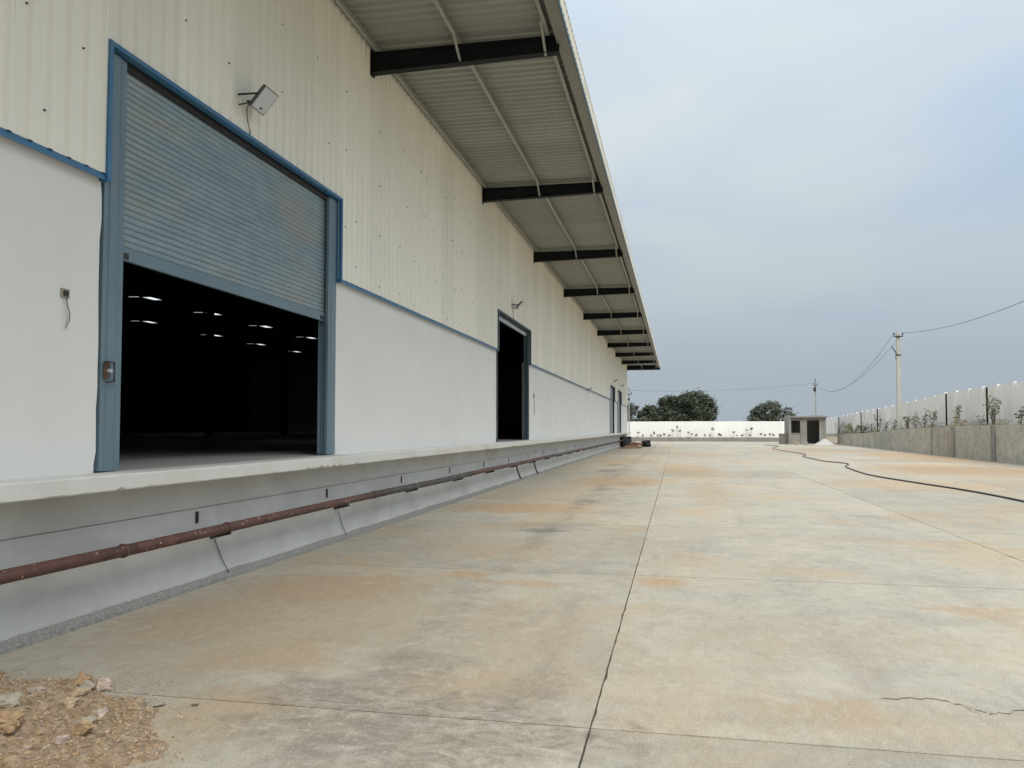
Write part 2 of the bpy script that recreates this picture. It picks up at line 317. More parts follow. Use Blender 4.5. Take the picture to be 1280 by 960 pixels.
# ------------------------------------------------------------------ builders
LOC = {}
def link(o, parent=None, loc=None):
    col.objects.link(o)
    if loc is not None: o.location = loc
    if parent is not None: o.parent = parent
    return o
def empty(name, loc, label=None, cat=None, group=None, rz=0.0):
    o = bpy.data.objects.new(name, None); o.empty_display_size = 0.2
    link(o, None, loc); o.rotation_euler = (0, 0, rz)
    LOC[o.name] = Vector(loc)
    if label: tag(o, label, cat, group)
    return o
def tag(o, label=None, cat=None, group=None, kind=None):
    if label: o['label'] = label
    if cat: o['category'] = cat
    if group: o['group'] = group
    if kind: o['kind'] = kind
    return o
def base_of(p):
    v = Vector((0, 0, 0))
    while p is not None:
        v += p.location; p = p.parent
    return v
class MB:
    def __init__(self): self.v = []; self.f = []; self.smooth = False
    def add(self, vs, fs):
        n = len(self.v); self.v += [Vector(q) for q in vs]; self.f += [tuple(i + n for i in q) for q in fs]; return self
    def box(self, x0, y0, z0, x1, y1, z1):
        return self.add([(x0, y0, z0), (x1, y0, z0), (x1, y1, z0), (x0, y1, z0), (x0, y0, z1), (x1, y0, z1), (x1, y1, z1), (x0, y1, z1)],
                        [(0, 3, 2, 1), (4, 5, 6, 7), (0, 1, 5, 4), (1, 2, 6, 5), (2, 3, 7, 6), (3, 0, 4, 7)])
    def tube(self, pts, r, n=8, caps=True):
        pts = [Vector(p) for p in pts]; rs = r if isinstance(r, (list, tuple)) else [r] * len(pts)
        rings = []
        for i, p in enumerate(pts):
            d = (pts[min(i + 1, len(pts) - 1)] - pts[max(i - 1, 0)]).normalized()
            ref = Vector((0, 0, 1)) if abs(d.z) < 0.9 else Vector((1, 0, 0))
            u = d.cross(ref).normalized(); w = u.cross(d)
            rings.append([p + (u * math.cos(a) + w * math.sin(a)) * rs[i] for a in [2 * math.pi * j / n for j in range(n)]])
        vs = [q for rg in rings for q in rg]
        fs = [(i * n + j, i * n + (j + 1) % n, (i + 1) * n + (j + 1) % n, (i + 1) * n + j) for i in range(len(pts) - 1) for j in range(n)]
        if caps: fs += [tuple(range(n))[::-1], tuple((len(pts) - 1) * n + j for j in range(n))]
        return self.add(vs, fs)
    def loft(self, prof_a, prof_b):
        n = len(prof_a)
        return self.add(list(prof_a) + list(prof_b), [(i, (i + 1) % n, n + (i + 1) % n, n + i) for i in range(n)] + [tuple(range(n))[::-1], tuple(range(n, 2 * n))])
    def strip(self, rows):
        n = len(rows[0]); vs = [q for r_ in rows for q in r_]
        return self.add(vs, [(i * n + j, i * n + j + 1, (i + 1) * n + j + 1, (i + 1) * n + j) for i in range(len(rows) - 1) for j in range(n - 1)])
    def mesh(self, name, mat, off=Vector((0, 0, 0)), smooth=False):
        me = bpy.data.meshes.new(name); me.from_pydata([tuple(q - off) for q in self.v], [], self.f)
        me.materials.append(mat); me.update()
        if smooth: me.polygons.foreach_set('use_smooth', [True] * len(me.polygons))
        return me
    def build(self, name, mat, parent=None, smooth=False, origin=None):
        off = Vector(origin) if origin is not None else base_of(parent)
        me = self.mesh(name, mat, off, smooth)
        o = bpy.data.objects.new(name, me)
        return link(o, parent, (off - base_of(parent)) if origin is not None else None)
def inst(name, me, parent, wloc, rot=None):
    o = bpy.data.objects.new(name, me); link(o, parent, Vector(wloc) - base_of(parent))
    if rot: o.rotation_euler = rot
    return o
def copy_tree(o, parent=None):
    c = o.copy(); col.objects.link(c); c.parent = parent
    for ch in list(o.children): copy_tree(ch, c)
    return c
ORD = ['first', 'second', 'third', 'fourth', 'fifth', 'sixth', 'seventh', 'eighth', 'ninth', 'tenth', 'eleventh', 'twelfth', 'thirteenth', 'fourteenth', 'fifteenth',
       'sixteenth', 'seventeenth', 'eighteenth', 'nineteenth', 'twentieth', 'twenty-first', 'twenty-second', 'twenty-third', 'twenty-fourth', 'twenty-fifth', 'twenty-sixth', 'twenty-seventh', 'twenty-eighth', 'twenty-ninth', 'thirtieth']

# ------------------------------------------------------------------ ground
g = MB(); g.add([(-1500, -300, -0.06), (1500, -300, -0.06), (1500, 2500, -0.06), (-1500, 2500, -0.06)], [(0, 1, 2, 3)])
tag(g.build('ground', M['terrain']), 'dry brown open ground around the yard', None, None, 'structure')
pv = MB(); pv.add([(-4.95, -9, -0.022), (17, -9, -0.022), (17, 103, -0.022), (-4.95, 103, -0.022)], [(0, 1, 2, 3)])
pave = tag(pv.build('pavement', M['dirtgap']), 'stained concrete yard laid in large slabs', None, None, 'structure')
XS = [-4.86, -0.475, 4.14, 8.75, 13.0, 16.95]
YS = [-9.5 + 4.63 * i for i in range(0, 25)]
YS = [y + 0.03 for y in YS]     # joints at 4.42, 9.05 ...
rs = random.Random(3)
def slab(x0, y0, x1, y1, near):
    gp = 0.0042 if near else 0.005; gy = 0.0065
    x0 += gp; x1 -= gp; y0 += gy; y1 -= gy
    if near: st = 0.11
    else: st = 4
    ring = []
    def jit():
        if not near: return 0
        q = abs(rs.gauss(0, 0.0018))
        if rs.random() < 0.035: q += rs.uniform(0.004, 0.010)
        return q
    nx = max(1, int((x1 - x0) / st)); ny = max(1, int((y1 - y0) / st))
    for i in range(nx): ring.append((x0 + (x1 - x0) * i / nx, y0 + jit()))
    for i in range(ny): ring.append((x1 - jit(), y0 + (y1 - y0) * i / ny))
    for i in range(nx): ring.append((x1 - (x1 - x0) * i / nx, y1 - jit()))
    for i in range(ny): ring.append((x0 + jit(), y1 - (y1 - y0) * i / ny))
    n = len(ring); dz = rs.uniform(-0.001, 0.001)
    b = MB(); b.add([(x, y, dz) for x, y in ring] + [(x, y, -0.05) for x, y in ring], [tuple(range(n))] + [(n + i, n + (i + 1) % n, (i + 1) % n, i) for i in range(n)])
    cx, cy = (x0 + x1) / 2, (y0 + y1) / 2
    o = b.build('concrete_slab', M['yard'], pave, origin=(cx, cy, 0))
    return o
slabs = {}
for j in range(len(YS) - 1):
    if YS[j] > 102.5: break
    for i in range(len(XS) - 1):
        slabs[(i, j)] = slab(XS[i], YS[j], XS[i + 1], min(YS[j + 1], 102.55), YS[j] < 24 and i < 4)
def crack(pts, w, parent):
    # a thin dirt filled crack lying in the slab face
    b = MB(); rowa = []; rr = random.Random(len(pts))
    P = []
    for a, c in zip(pts, pts[1:]):
        for t in range(6):
            q = t / 6; P.append((a[0] + (c[0] - a[0]) * q + rr.uniform(-.012, .012), a[1] + (c[1] - a[1]) * q + rr.uniform(-.02, .02)))
    P.append(pts[-1])
    rows = [[(x, y - w * rr.uniform(.2, 1.0), 0.0035), (x, y + w * rr.uniform(.2, 1.0), 0.0035)] for x, y in P]
    b.strip(rows)
    return b.build('crack', M['crack'], parent)
c0 = slabs[(1, 3)]
crack([(1.19, 5.23), (1.37, 5.30), (1.55, 5.29), (1.66, 5.19), (1.74, 5.10), (1.86, 5.14), (2.05, 5.28), (2.3, 5.24), (2.7, 5.40)], 0.010, c0)
crack([(1.98, 5.26), (1.94, 5.42), (1.80, 5.66)], 0.004, c0)
crack([(1.64, 5.19), (1.67, 5.08), (1.66, 5.02)], 0.004, c0)
# soil bed behind the retaining wall (its face line and its top height)
def rx(y): return 14.15 + 0.0245 * y
RT = [(-12, 1.85), (36, 1.79), (43.2, 1.78), (49.5, 1.75), (53.9, 1.67), (59.4, 1.60), (64.7, 1.48), (70.1, 1.31), (74.9, 1.20), (80.4, 1.12), (88.5, 1.05), (103, 0.9)]
def rt(y):
    for (a, za), (b, zb) in zip(RT, RT[1:]):
        if a <= y <= b: return za + (zb - za) * (y - a) / (b - a)
    return RT[-1][1]
bk = MB(); rows = []
for i in range(160):
    y = 10 + (103.1 - 10) * i / 159; row = []
    for j in range(7):
        x = rx(y) + 0.17 + (17.6 - rx(y)) * j / 6
        row.append((x, y, rt(y) - 0.05 + (0.10 * mnoise.noise((x * 1.3, y * 0.9, 0)) if j else 0) + 0.03 * j))
    rows.append(row)
bk.strip(rows)
tag(bk.build('soil_bank', M['soil'], smooth=True), 'raised bed of dry soil behind the grey retaining wall', None, None, 'structure')
bb = MB(); rows = []
for i in range(60):
    x = -14 + 31.5 * i / 59
    rows.append([(x, 102.55 + 1.0 * j / 3, 0.50 + 0.08 * mnoise.noise((x * 1.1, j, 4))) for j in range(4)])
bb.strip(rows); tag(bb.build('soil_bed', M['soil'], smooth=True), 'strip of soil along the white back wall', None, None, 'structure')

# ------------------------------------------------------------------ warehouse
XW = -4.87; FL = 1.25; TR = 3.80; Y0 = -8.0; Y1 = 80.3; EV = 7.92
wh = empty('warehouse', (XW, 36, 0), 'long warehouse with white plinth wall, cream corrugated cladding and cantilevered canopy over a dock', 'warehouse')
DOORS = [(6.0, 10.88, 4.98), (21.5, 26.45, 4.90), (59.6, 64.0, 4.85), (67.2, 71.8, 4.85)]
# plinth masonry between the doors
segs = []; y = Y0
for a, b, t in DOORS: segs.append((y, a)); y = b
segs.append((y, Y1))
for a, b in segs:
    m = MB(); n = max(2, int((b - a) / 0.3)); rr = random.Random(int(a * 10))
    # plastered block with slightly ragged arrises at the door jambs
    front = []
    for k in range(15):
        z = FL + (TR - FL) * k / 14
        ja = 0 if a == Y0 else rr.uniform(-0.010, 0.012); jb = 0 if b == Y1 else rr.uniform(-0.010, 0.012)
        if k == 0 and a != Y0: ja = 0.05
        if k == 0 and b != Y1: jb = 0.04
        front.append([(XW, a + ja, z), (XW, b - jb, z)])
    m.strip([[r_[0], r_[1]] for r_ in front]); 
    m.box(XW - 0.23, a + 0.02, FL - 0.1, XW - 0.004, b - 0.02, TR + 0.05)
    m.f = [tuple(reversed(f)) if i < 14 else f for i, f in enumerate(m.f)]
    m.build('plinth_wall', M['plaster'], wh)
# corrugated cladding sheets
def corr(y0, y1, pitch=0.2, h=0.029):
    """profile points (offset out, y) of a trapezoid rib sheet, phase fixed to the building"""
    pts = []; k = math.floor(y0 / pitch)
    while k * pitch < y1 + pitch:
        b = k * pitch
        for dy, hx in ((0.0, 0), (0.055, 0), (0.064, 0.003), (0.074, 0.003), (0.083, 0), (0.115, 0), (0.142, h), (0.172, h), (0.198, 0)):
            q = b + dy
            if y0 <= q <= y1: pts.append((hx, q))
        k += 1
    def at(q):
        r_ = q - math.floor(q / pitch) * pitch
        if r_ < 0.115 or r_ > 0.198: return 0
        if r_ < 0.142: return h * (r_ - 0.115) / 0.027
        if r_ < 0.172: return h
        return h * (0.198 - r_) / 0.026
    if not pts or pts[0][1] > y0 + 1e-4: pts.insert(0, (at(y0), y0))
    if pts[-1][1] < y1 - 1e-4: pts.append((at(y1), y1))
    return pts
rc = random.Random(11); CM = {}
def sheet(y0, y1, z0, z1):
    full = abs(y1 - y0 - 1.0) < 1e-3
    key = (z0, z1, rc.randrange(5)) if full else None
    lap = rc.choice((0.0, 0.004, 0.008))
    if key in CM and key: me = CM[key]
    else:
        b = MB(); rows = []; nz_ = max(4, int((z1 - z0) / 0.45)); sd = rc.random() * 100
        for i in range(nz_ + 1):
            z = z0 + (z1 - z0) * i / nz_
            rows.append([(hx + 0.005 * mnoise.noise((sd, yy * 2.1, z * 0.8)), yy, z) for hx, yy in corr(y0 if not full else 0.0, y1 if not full else 1.0)])
        b.strip(rows); b.f = [tuple(reversed(f)) for f in b.f]
        me = b.mesh('cladding_sheet', M['clad'], Vector((0, 0 if full else y0, 0)))
        sol = None
        if key: CM[key] = me
    inst('cladding_sheet', me, wh, (XW + 0.035 + lap, y0, 0))
def run(a, b, z0, z1):
    y = a
    while y < b - 1e-6:
        e_ = min(b, math.floor(y + 1e-6) + 1.0); sheet(y, e_, z0, z1); y = e_
CB = TR + 0.03
y = Y0
for a, b, t in DOORS:
    run(y, a + 0.015, CB, 8.0); run(a + 0.015, b - 0.015, t, 8.0); y = b - 0.015
run(y, Y1, CB, 8.0)
# backing wall behind the cladding
for a, b in segs: MB().box(XW - 0.12, a - 0.001, TR + 0.05, XW - 0.03, b + 0.001, 8.05).build('backing_wall', M['inside'], wh)
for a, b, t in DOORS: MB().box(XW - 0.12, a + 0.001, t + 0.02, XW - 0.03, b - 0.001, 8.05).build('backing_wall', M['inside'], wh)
# screw heads
sm = MB(); rsn = random.Random(5)
for z in (4.02, 4.75, 5.75, 6.7):
    yy = -3.0
    while yy < 34:
        yy += rsn.choice((0.6, 0.8, 1.0, 1.4))
        zz_ = z + rsn.uniform(-0.12, 0.12); ok = True
        for a, b, t in DOORS:
            if a - 0.1 < yy < b + 0.1 and zz_ < t + 0.1: ok = False
        if ok:
            yq = math.floor(yy / 0.2) * 0.2 + 0.10
            sm.tube([(XW + 0.03, yq, zz_), (XW + 0.05, yq, zz_)], 0.0085, 6)
tag(sm.build('screw_heads', M['black'], wh), kind='stuff')
# blue drip flashing on top of the plinth wall
for a, b in segs:
    m = MB(); P = [(0, 0.032), (0.045, 0.032), (0.066, 0.0), (0.070, -0.034), (0.064, -0.034), (0.045, 0.0), (0, -0.005)]
    a2, b2 = (a if a == Y0 else a + 0.0), (b if b == Y1 else b + 0.0)
    m.loft([(XW + p, a2, TR + q) for p, q in P], [(XW + p, b2, TR + q) for p, q in P])
    m.f = [tuple(reversed(f)) for f in m.f]
    m.build('drip_flashing', M['blue'], wh)
# door frames, head flashings
def steel(p, y0, y1, z0, z1, xa, xb, name='jamb', mat='jamb'):
    return MB().box(xa, y0, z0, xb, y1, z1).build(name, M[mat], p)
for i, (a, b, t) in enumerate(DOORS):
    fw = 0.26 if i == 0 else 0.13
    lb = 'blue-grey steel jamb with a rusty latch' if i == 0 else None
    for s in (0, 1):
        m = MB()
        # folded steel channel: outer lip, face, slanted inner lip, return into the wall, shutter guide
        o_ = a + 0.022 if s == 0 else b - 0.022; d = 1 if s == 0 else -1
        P = [(XW - 0.14, o_), (XW + 0.012, o_), (XW + 0.012, o_ + d * 0.06), (XW + 0.022, o_ + d * 0.065), (XW + 0.022, o_ + d * (fw - 0.10)), (XW + 0.006, o_ + d * (fw - 0.05)), (XW + 0.010, o_ + d * fw), (XW - 0.03, o_ + d * fw),
             (XW - 0.03, o_ + d * (fw - 0.06)), (XW - 0.11, o_ + d * (fw - 0.06)), (XW - 0.11, o_ + d * fw), (XW - 0.14, o_ + d * fw)]
        if s == 1: P = P[::-1]
        m.loft([(x, y_, FL + 0.012) for x, y_ in P], [(x, y_, t - 0.03) for x, y_ in P])
        j = m.build('jamb', M['jamb' if i == 0 else 'jambdark'], wh)
        if i == 0 and s == 0:
            tag(j, lb)
            MB().box(XW + 0.0225, a + 0.045, 2.06, XW + 0.028, a + 0.115, 2.20).build('latch_plate', M['rust'], j)
            MB().tube([(XW + 0.05, a + 0.03, 2.205), (XW + 0.05, a + 0.145, 2.205), (XW + 0.05, a + 0.145, 2.04), (XW + 0.05, a + 0.05, 2.03)], 0.009, 6).build('latch_bolt', M['black'], j)
            MB().tube([(XW + 0.02, a + 0.095, 2.13), (XW + 0.06, a + 0.095, 2.13)], 0.016, 8).build('keyhole', M['glass'], j)
    # blue edge flashing round the upper opening
    m = MB()
    m.box(XW + 0.0, a - 0.034, TR - 0.036, XW + 0.086, a + 0.011, t + 0.03)
    m.build('edge_flashing', M['blue' if i == 0 else 'jambdark'], wh)
    m = MB(); m.box(XW + 0.0, b - 0.011, TR - 0.036, XW + 0.086, b + 0.034, t + 0.03); m.build('edge_flashing', M['blue' if i == 0 else 'jambdark'], wh)
    m = MB(); m.box(XW + 0.0, a + 0.012, t - 0.012, XW + 0.084, b - 0.012, t + 0.029)
    m.build('head_flashing', M['blue' if i == 0 else 'jambdark'], wh)
    MB().box(XW - 0.30, a + 0.02, t - 0.07, XW - 0.025, b - 0.02, t + 0.02).build('lintel', M['black'], wh)  # coloured black to paint in the shaded gap under the head flashing
# rolling shutter of the near door, half open: one object per slat
sh = empty('roller_shutter', (XW - 0.068, 8.44, 3.16)); sh.parent = wh; sh.location = Vector((XW - 0.068, 8.44, 3.16)) - base_of(wh)
NS = 27; ZB = 3.285; SH = (4.915 - ZB) / NS
pf = [(-0.009, 0.0), (-0.002, 0.002), (0.004, 0.009), (0.007, 0.022), (0.008, 0.038), (0.005, 0.052), (-0.002, 0.0585), (-0.009, 0.0600)]
sb_ = MB(); ys0, ys1 = 6.215, 10.665
sb_.strip([[(x, ys0 - 8.44, z * SH / 0.06) for x, z in pf], [(x, ys1 - 8.44, z * SH / 0.06) for x, z in pf]])
sb_.f = [tuple(reversed(f)) for f in sb_.f]
sb_.box(-0.02, ys0 - 8.44, 0, -0.0105, ys1 - 8.44, SH)
slme = sb_.mesh('slat', M['slat'])
for k in range(NS): inst('slat', slme, sh, (XW - 0.068 + random.uniform(-.0015, .0015), 8.44, ZB + k * SH))
MB().box(XW - 0.09, 6.22, 3.16, XW - 0.046, 10.66, ZB - 0.003).build('bottom_rail', M['jamb'], sh)
MB().box(XW - 0.0455, 6.30, 3.175, XW - 0.038, 6.42, 3.23).build('shutter_latch', M['black'], sh)
MB().box(XW - 0.0455, 10.46, 3.175, XW - 0.038, 10.58, 3.23).build('shutter_latch', M['black'], sh)
# second door: shutter rolled right up, pale bottom rail showing
MB().box(XW - 0.09, 21.60, 4.72, XW - 0.05, 26.35, 4.82).build('shutter_rail', M['brightrail'], wh)
MB().tube([(XW - 0.45, 21.6, 5.15), (XW - 0.45, 26.35, 5.15)], 0.22, 14).build('shutter_roll', M['black'], wh)
# far doors: closed shutters, slats too fine to see singly
for a, b, t in DOORS[2:]:
    m = MB(); rows = []; n = 90
    for k in range(n + 1):
        z = FL + (t - 0.03 - FL) * k / n; rows.append([(XW - 0.10 + (0.012 if k % 2 else 0), a + 0.2, z), (XW - 0.10 + (0.012 if k % 2 else 0), b - 0.2, z)])
    m.strip(rows); m.f = [tuple(reversed(f)) for f in m.f]; m.build('closed_shutter', M['farshutter'], wh)
# dock: ledge, wall, joint, mortar fillet
m = MB(); rr = random.Random(21); rows = []; n = 700; yy = Y0
while yy < 81.2:
    c1 = abs(rr.gauss(0, 0.003)); c2 = abs(rr.gauss(0, 0.004))
    if rr.random() < 0.035: c1 += rr.uniform(0.008, 0.03)
    if rr.random() < 0.05 or (9.2 < yy < 10.3 and rr.random() < .35): c2 += rr.uniform(0.01, 0.035)
    w_ = 0.006 * mnoise.noise((yy * 0.5, 3, 1))
    rows.append([(XW - 0.001, yy, FL), (-4.512 - c1 + w_, yy, FL), (-4.506 + w_, yy, FL - 0.008 - c1), (-4.506 + w_, yy, 1.125 + c2), (-4.510 - c2 + w_, yy, 1.118), (-4.86, yy, 1.118)])
    yy += 0.07 if yy < 16 else (0.3 if yy < 40 else 1.2)
rows.append([(x, 81.2, z) for x, _, z in rows[-1]])
m.strip(rows); m.add(rows[-1], [(0, 1, 2, 3, 4, 5)]); m.add(rows[0], [(5, 4, 3, 2, 1, 0)])
lo = m.build('dock_ledge', M['ledge'], wh)
lo['label'] = 'chipped white ledge along the dock edge'
m = MB(); m.box(-5.6, Y0, -0.3, -4.868, 81.0, 1.117)
m.box(-4.8675, Y0, -0.25, -4.846, 80.98, 0.805); m.build('dock_wall', M['dockpaint'], wh)
m = MB(); m.box(-4.8675, Y0, 0.815, -4.850, 80.98, 1.1165); m.build('dock_beam', M['dockpaint'], wh)
m = MB(); rows = []; rr = random.Random(2); yy = Y0
while yy < 81:
    a1 = rr.uniform(-0.012, 0.012); t_ = 0.085 + 0.02 * mnoise.noise((yy * 1.4, 0, 0)); o_ = 0.02 * mnoise.noise((yy * 1.1, 5, 0))
    rows.append([(-4.846, yy, t_), (-4.838 + a1 * .4, yy, t_ - 0.004), (-4.81 + a1 + o_ * .6, yy, t_ * 0.62 + rr.uniform(-.008, .008)), (-4.785 + a1 + o_, yy, 0.028 + rr.uniform(-.008, .008)), (-4.772 + o_, yy, -0.004)])
    yy += 0.035 if yy < 15 else (0.15 if yy < 35 else 0.6)
m.strip(rows); m.build('mortar_fillet', M['mortar'], wh)
# plain smooth lip above the fillet
m = MB(); m.box(-4.846, Y0, 0.07, -4.838, 80.9, 0.118); m.build('fillet_lip', M['dockpaint'], wh)
# canopy rafters
RY = [12.1 + 7.53 * k for k in range(-2, 10)]
rb = MB()
def ib(m, x0, x1, zb0, zb1, zt0, zt1):
    def web(y0, y1, a0, a1, b0, b1):
        m.loft([(x0, y0, a0), (x0, y1, a0), (x0, y1, b0), (x0, y0, b0)], [(x1, y0, a1), (x1, y1, a1), (x1, y1, b1), (x1, y0, b1)])
    web(-0.005, 0.005, zb0 + .0101, zb1 + .0101, zt0 - .0101, zt1 - .0101)
    web(-0.075, 0.075, zb0, zb1, zb0 + 0.01, zb1 + 0.01)
    web(-0.075, 0.075, zt0 - 0.01, zt1 - 0.01, zt0, zt1)
ib(rb, -0.06, 3.06, 7.40, 7.46, 7.735, 7.715)
rb.box(-0.02, -0.085, 7.36, -0.004, 0.085, 7.77)
rb.box(0.0, -0.075, 7.411, 0.014, 0.075, 7.724)
rme = rb.mesh('rafter', M['rafter'])
for y in RY: inst('rafter', rme, wh, (XW + 0.07, y, 0))
# purlins
for px_, w_ in ((XW + 0.13, 0.05), (-3.36, 0.055), (-1.93, 0.055)):
    zb = 7.74 + (0.0 if px_ < -4 else (-0.012 if px_ < -2 else -0.022))
    m = MB(); T = 0.004; H = 7.885 - zb if px_ < -2 else 7.875 - zb
    m.box(px_, Y0, zb, px_ + T, Y1, zb + H); m.box(px_ + T, Y0, zb, px_ + w_, Y1, zb + T); m.box(px_ + w_ - T, Y0, zb + T, px_ + w_, Y1, zb + 0.018)
    m.box(px_ - w_, Y0, zb + H - T, px_, Y1, zb + H)
    m.build('purlin', M['purlin'], wh)
fb = MB()
for s in (-1, 1):
    fb = MB(); fb.loft([(-.02, s * 0.50, 7.735), (.02, s * 0.50, 7.735), (.02, s * 0.506, 7.742), (-.02, s * 0.506, 7.742)], [(-.02, s * 0.012, 7.43), (.02, s * 0.012, 7.43), (.02, s * 0.018, 7.437), (-.02, s * 0.018, 7.437)])
    fme = fb.mesh('flange_brace', M['purlin'])
    for y in RY:
        for x in (-3.32, -1.95): inst('flange_brace', fme, wh, (x, y, 0.0))
# canopy roof sheets (ribs run out from the wall)
def soff(n0):
    b = MB(); rowA = []; rowB = []
    for hx, yy in corr(0, 1.0, 0.25 * 0.8, 0.045): rowA.append((0, yy, -hx)); rowB.append((3.29, yy, -hx - 0.02))
    b.strip([rowA, [((3.29) * .5, yy, z - 0.01 + 0.003 * mnoise.noise((n0, yy * 4, 0))) for _, yy, z in rowA], rowB]); return b.mesh('soffit_sheet', M['soffit'])
SM = [soff(i) for i in range(4)]
for k in range(int(Y1 - Y0)): inst('soffit_sheet', SM[k % 4], wh, (XW - 0.02, Y0 + k, EV + 0.0 + 0.006 * (k % 2)))
MB().add([(XW - .05, Y0, EV + .05), (-1.60, Y0, EV + .03), (-1.60, Y1, EV + .03), (XW - .05, Y1, EV + .05)], [(0, 1, 2, 3)]).build('canopy_deck', M['fascia'], wh)
# wall head trim
MB().box(XW + 0.04, Y0, 7.80, XW + 0.075, Y1, 7.875).build('head_trim', M['soffit'], wh)
# gutter, blue lip, corrugated fascia
m = MB(); P = [(-1.77, 7.86), (-1.77, 7.60), (-1.585, 7.60), (-1.585, 7.86), (-1.588, 7.86), (-1.588, 7.604), (-1.767, 7.604), (-1.767, 7.86)]
m.loft([(x, Y0, z) for x, z in P], [(x, Y1 + 0.05, z) for x, z in P]); m.build('gutter', M['gutter'], wh)
MB().box(-1.584, Y0, 7.588, -1.568, Y1 + 0.05, 7.66).build('gutter_trim', M['tealtrim'], wh)
fb = MB(); fb.strip([[(hx, yy, 7.655) for hx, yy in corr(0, 1.0, 0.2, 0.012)], [(hx, yy, 7.90) for hx, yy in corr(0, 1.0, 0.2, 0.012)]]); fb.f = [tuple(reversed(f)) for f in fb.f]
fme = fb.mesh('fascia_sheet', M['fascia'])
for k in range(int(Y1 - Y0)): inst('fascia_sheet', fme, wh, (-1.572, Y0 + k, 0))
MB().box(-1.60, Y0, 7.90, -1.558, Y1 + .05, 7.915).build('fascia_cap', M['fascia'], wh)
MB().box(XW - .02, Y1 - .02, 7.42, -1.56, Y1 + .055, 7.93).build('end_beam', M['rafter'], wh)
# building shell: floor, roof with skylights, far walls, columns
XR = -46.0
def rz(x): return EV + 0.05 + 0.03 * (XW - x)
MB().box(XR, Y0, FL - 0.2, XW - 0.0015, Y1, FL - 0.003).build('warehouse_floor', M['floor'], wh)
SK = [(-27.8, 38.3), (-27.8, 44.2), (-27.8, 50.6), (-27.8, 57.6), (-35.2, 48.3), (-35.2, 56.4), (-35.2, 63.2), (-35.2, 69.9)]
holes = [(x - 0.26, y - 0.5, x + 0.26, y + 0.5) for x, y in SK] + [(x - 0.95, y - 0.72, x - 0.35, y - 0.56) for x, y in SK]
# roof cut into strips round the skylights
ysb = sorted({Y0, Y1} | {q for h in holes for q in (h[1], h[3])})
m = MB()
for ya, yb in zip(ysb, ysb[1:]):
    cuts = sorted((h[0], h[2]) for h in holes if h[1] <= ya + 1e-6 and h[3] >= yb - 1e-6)
    x = XR
    for a, b in cuts + [(XW - .03, None)]:
        if a > x: m.add([(x, ya, rz(x)), (a, ya, rz(a)), (a, yb, rz(a)), (x, yb, rz(x))], [(0, 1, 2, 3)])
        if b is not None: x = max(x, b)
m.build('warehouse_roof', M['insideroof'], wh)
for a, ya, b, yb in holes[:8]:
    MB().add([(a, ya, rz(a) + .03), (b, ya, rz(b) + .03), (b, yb, rz(b) + .03), (a, yb, rz(a) + .03)], [(0, 1, 2, 3)]).build('skylight', M['skylight'], wh)
for a, ya, b, yb in holes[8:]:
    MB().add([(a, ya, rz(a) + .03), (b, ya, rz(b) + .03), (b, yb, rz(b) + .03), (a, yb, rz(a) + .03)], [(0, 1, 2, 3)]).build('skylight', M['streakdim'], wh)  # added dim strips in place of the faint streaks, not real skylights
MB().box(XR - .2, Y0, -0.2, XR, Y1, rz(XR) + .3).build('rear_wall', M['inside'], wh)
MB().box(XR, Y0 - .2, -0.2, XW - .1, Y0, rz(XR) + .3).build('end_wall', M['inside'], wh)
MB().box(XR, Y1, -0.2, XW - .03, Y1 + .18, rz(XR) + .3).build('end_wall', M['clad'], wh)
MB().box(XW - .029, Y1 + .001, 1.117, XW + .07, Y1 + .06, 7.9).build('corner_trim', M['clad'], wh)
cb = MB(); cb.box(-.15, -.01, 0, .15, .01, 7.2); cb.box(-.16, -.1, 0, -.145, .1, 7.2); cb.box(.145, -.1, 0, .16, .1, 7.2); cme = cb.mesh('column', M['inside'])
for x in (-22, -38):
    for y in RY:
        if 0 < y < 78: inst('column', cme, wh, (x, y, FL))

# ------------------------------------------------------------------ pipe along the dock
pp = empty('fire_pipe', (-4.65, 40, 0), 'rusty red-brown water pipe carried on brackets along the dock wall', 'pipe')
PZ = 0.585; PXX = -4.665
def pz(y): return PZ + 0.006 * math.sin(y * 0.7)
def ps(a, b, r, mat):
    n = max(2, int((b - a) / 0.8)); MB().tube([(PXX + 0.004 * math.sin(q * 1.3), q, pz(q)) for q in [a + (b - a) * i / n for i in range(n + 1)]], r, 14).build('pipe_length', M[mat], pp, True)
ps(-7.9, 6.25, 0.051, 'pipe'); ps(6.25, 11.9, 0.051, 'pipe'); ps(11.9, 17.9, 0.054, 'pipedark'); ps(17.9, 24, 0.051, 'pipe')
for k in range(9): ps(24 + 6 * k, 30 + 6 * k, 0.051, 'pipedark' if k % 2 else 'pipe')
for y in (6.1, 7.72, 11.9, 17.9, 24, 30, 36): MB().tube([(PXX, y - .012, pz(y)), (PXX, y + .02, pz(y))], 0.061, 14).build('coupling', M['pipe' if y < 12 else 'pipedark'], pp, True)
brk_y = [7.45 + 3.12 * k for k in range(-3, 24)]
st = MB(); st.box(0, -.022, .655, .010, -.012, .775); st.box(0, .012, .655, .010, .022, .775); st.box(0, -.012, .655, .004, .012, .775)
stm = st.mesh('bracket_channel', M['black'])
br = MB(); br.loft([(0, -.015, .535), (0, .015, .535), (0, .015, .46), (0, -.015, .46)], [(.235, -.015, .535), (.235, .015, .535), (.235, .015, .515), (.235, -.015, .515)])
brm = br.mesh('bracket_arm', M['black'])
cl = MB(); cl.tube([(PXX + .052 * math.cos(a) + 4.84, 0, PZ + .052 * math.sin(a)) for a in [R(-80 + 20 * i) for i in range(15)]], 0.005, 6); clm = cl.mesh('pipe_clamp', M['purlin'])
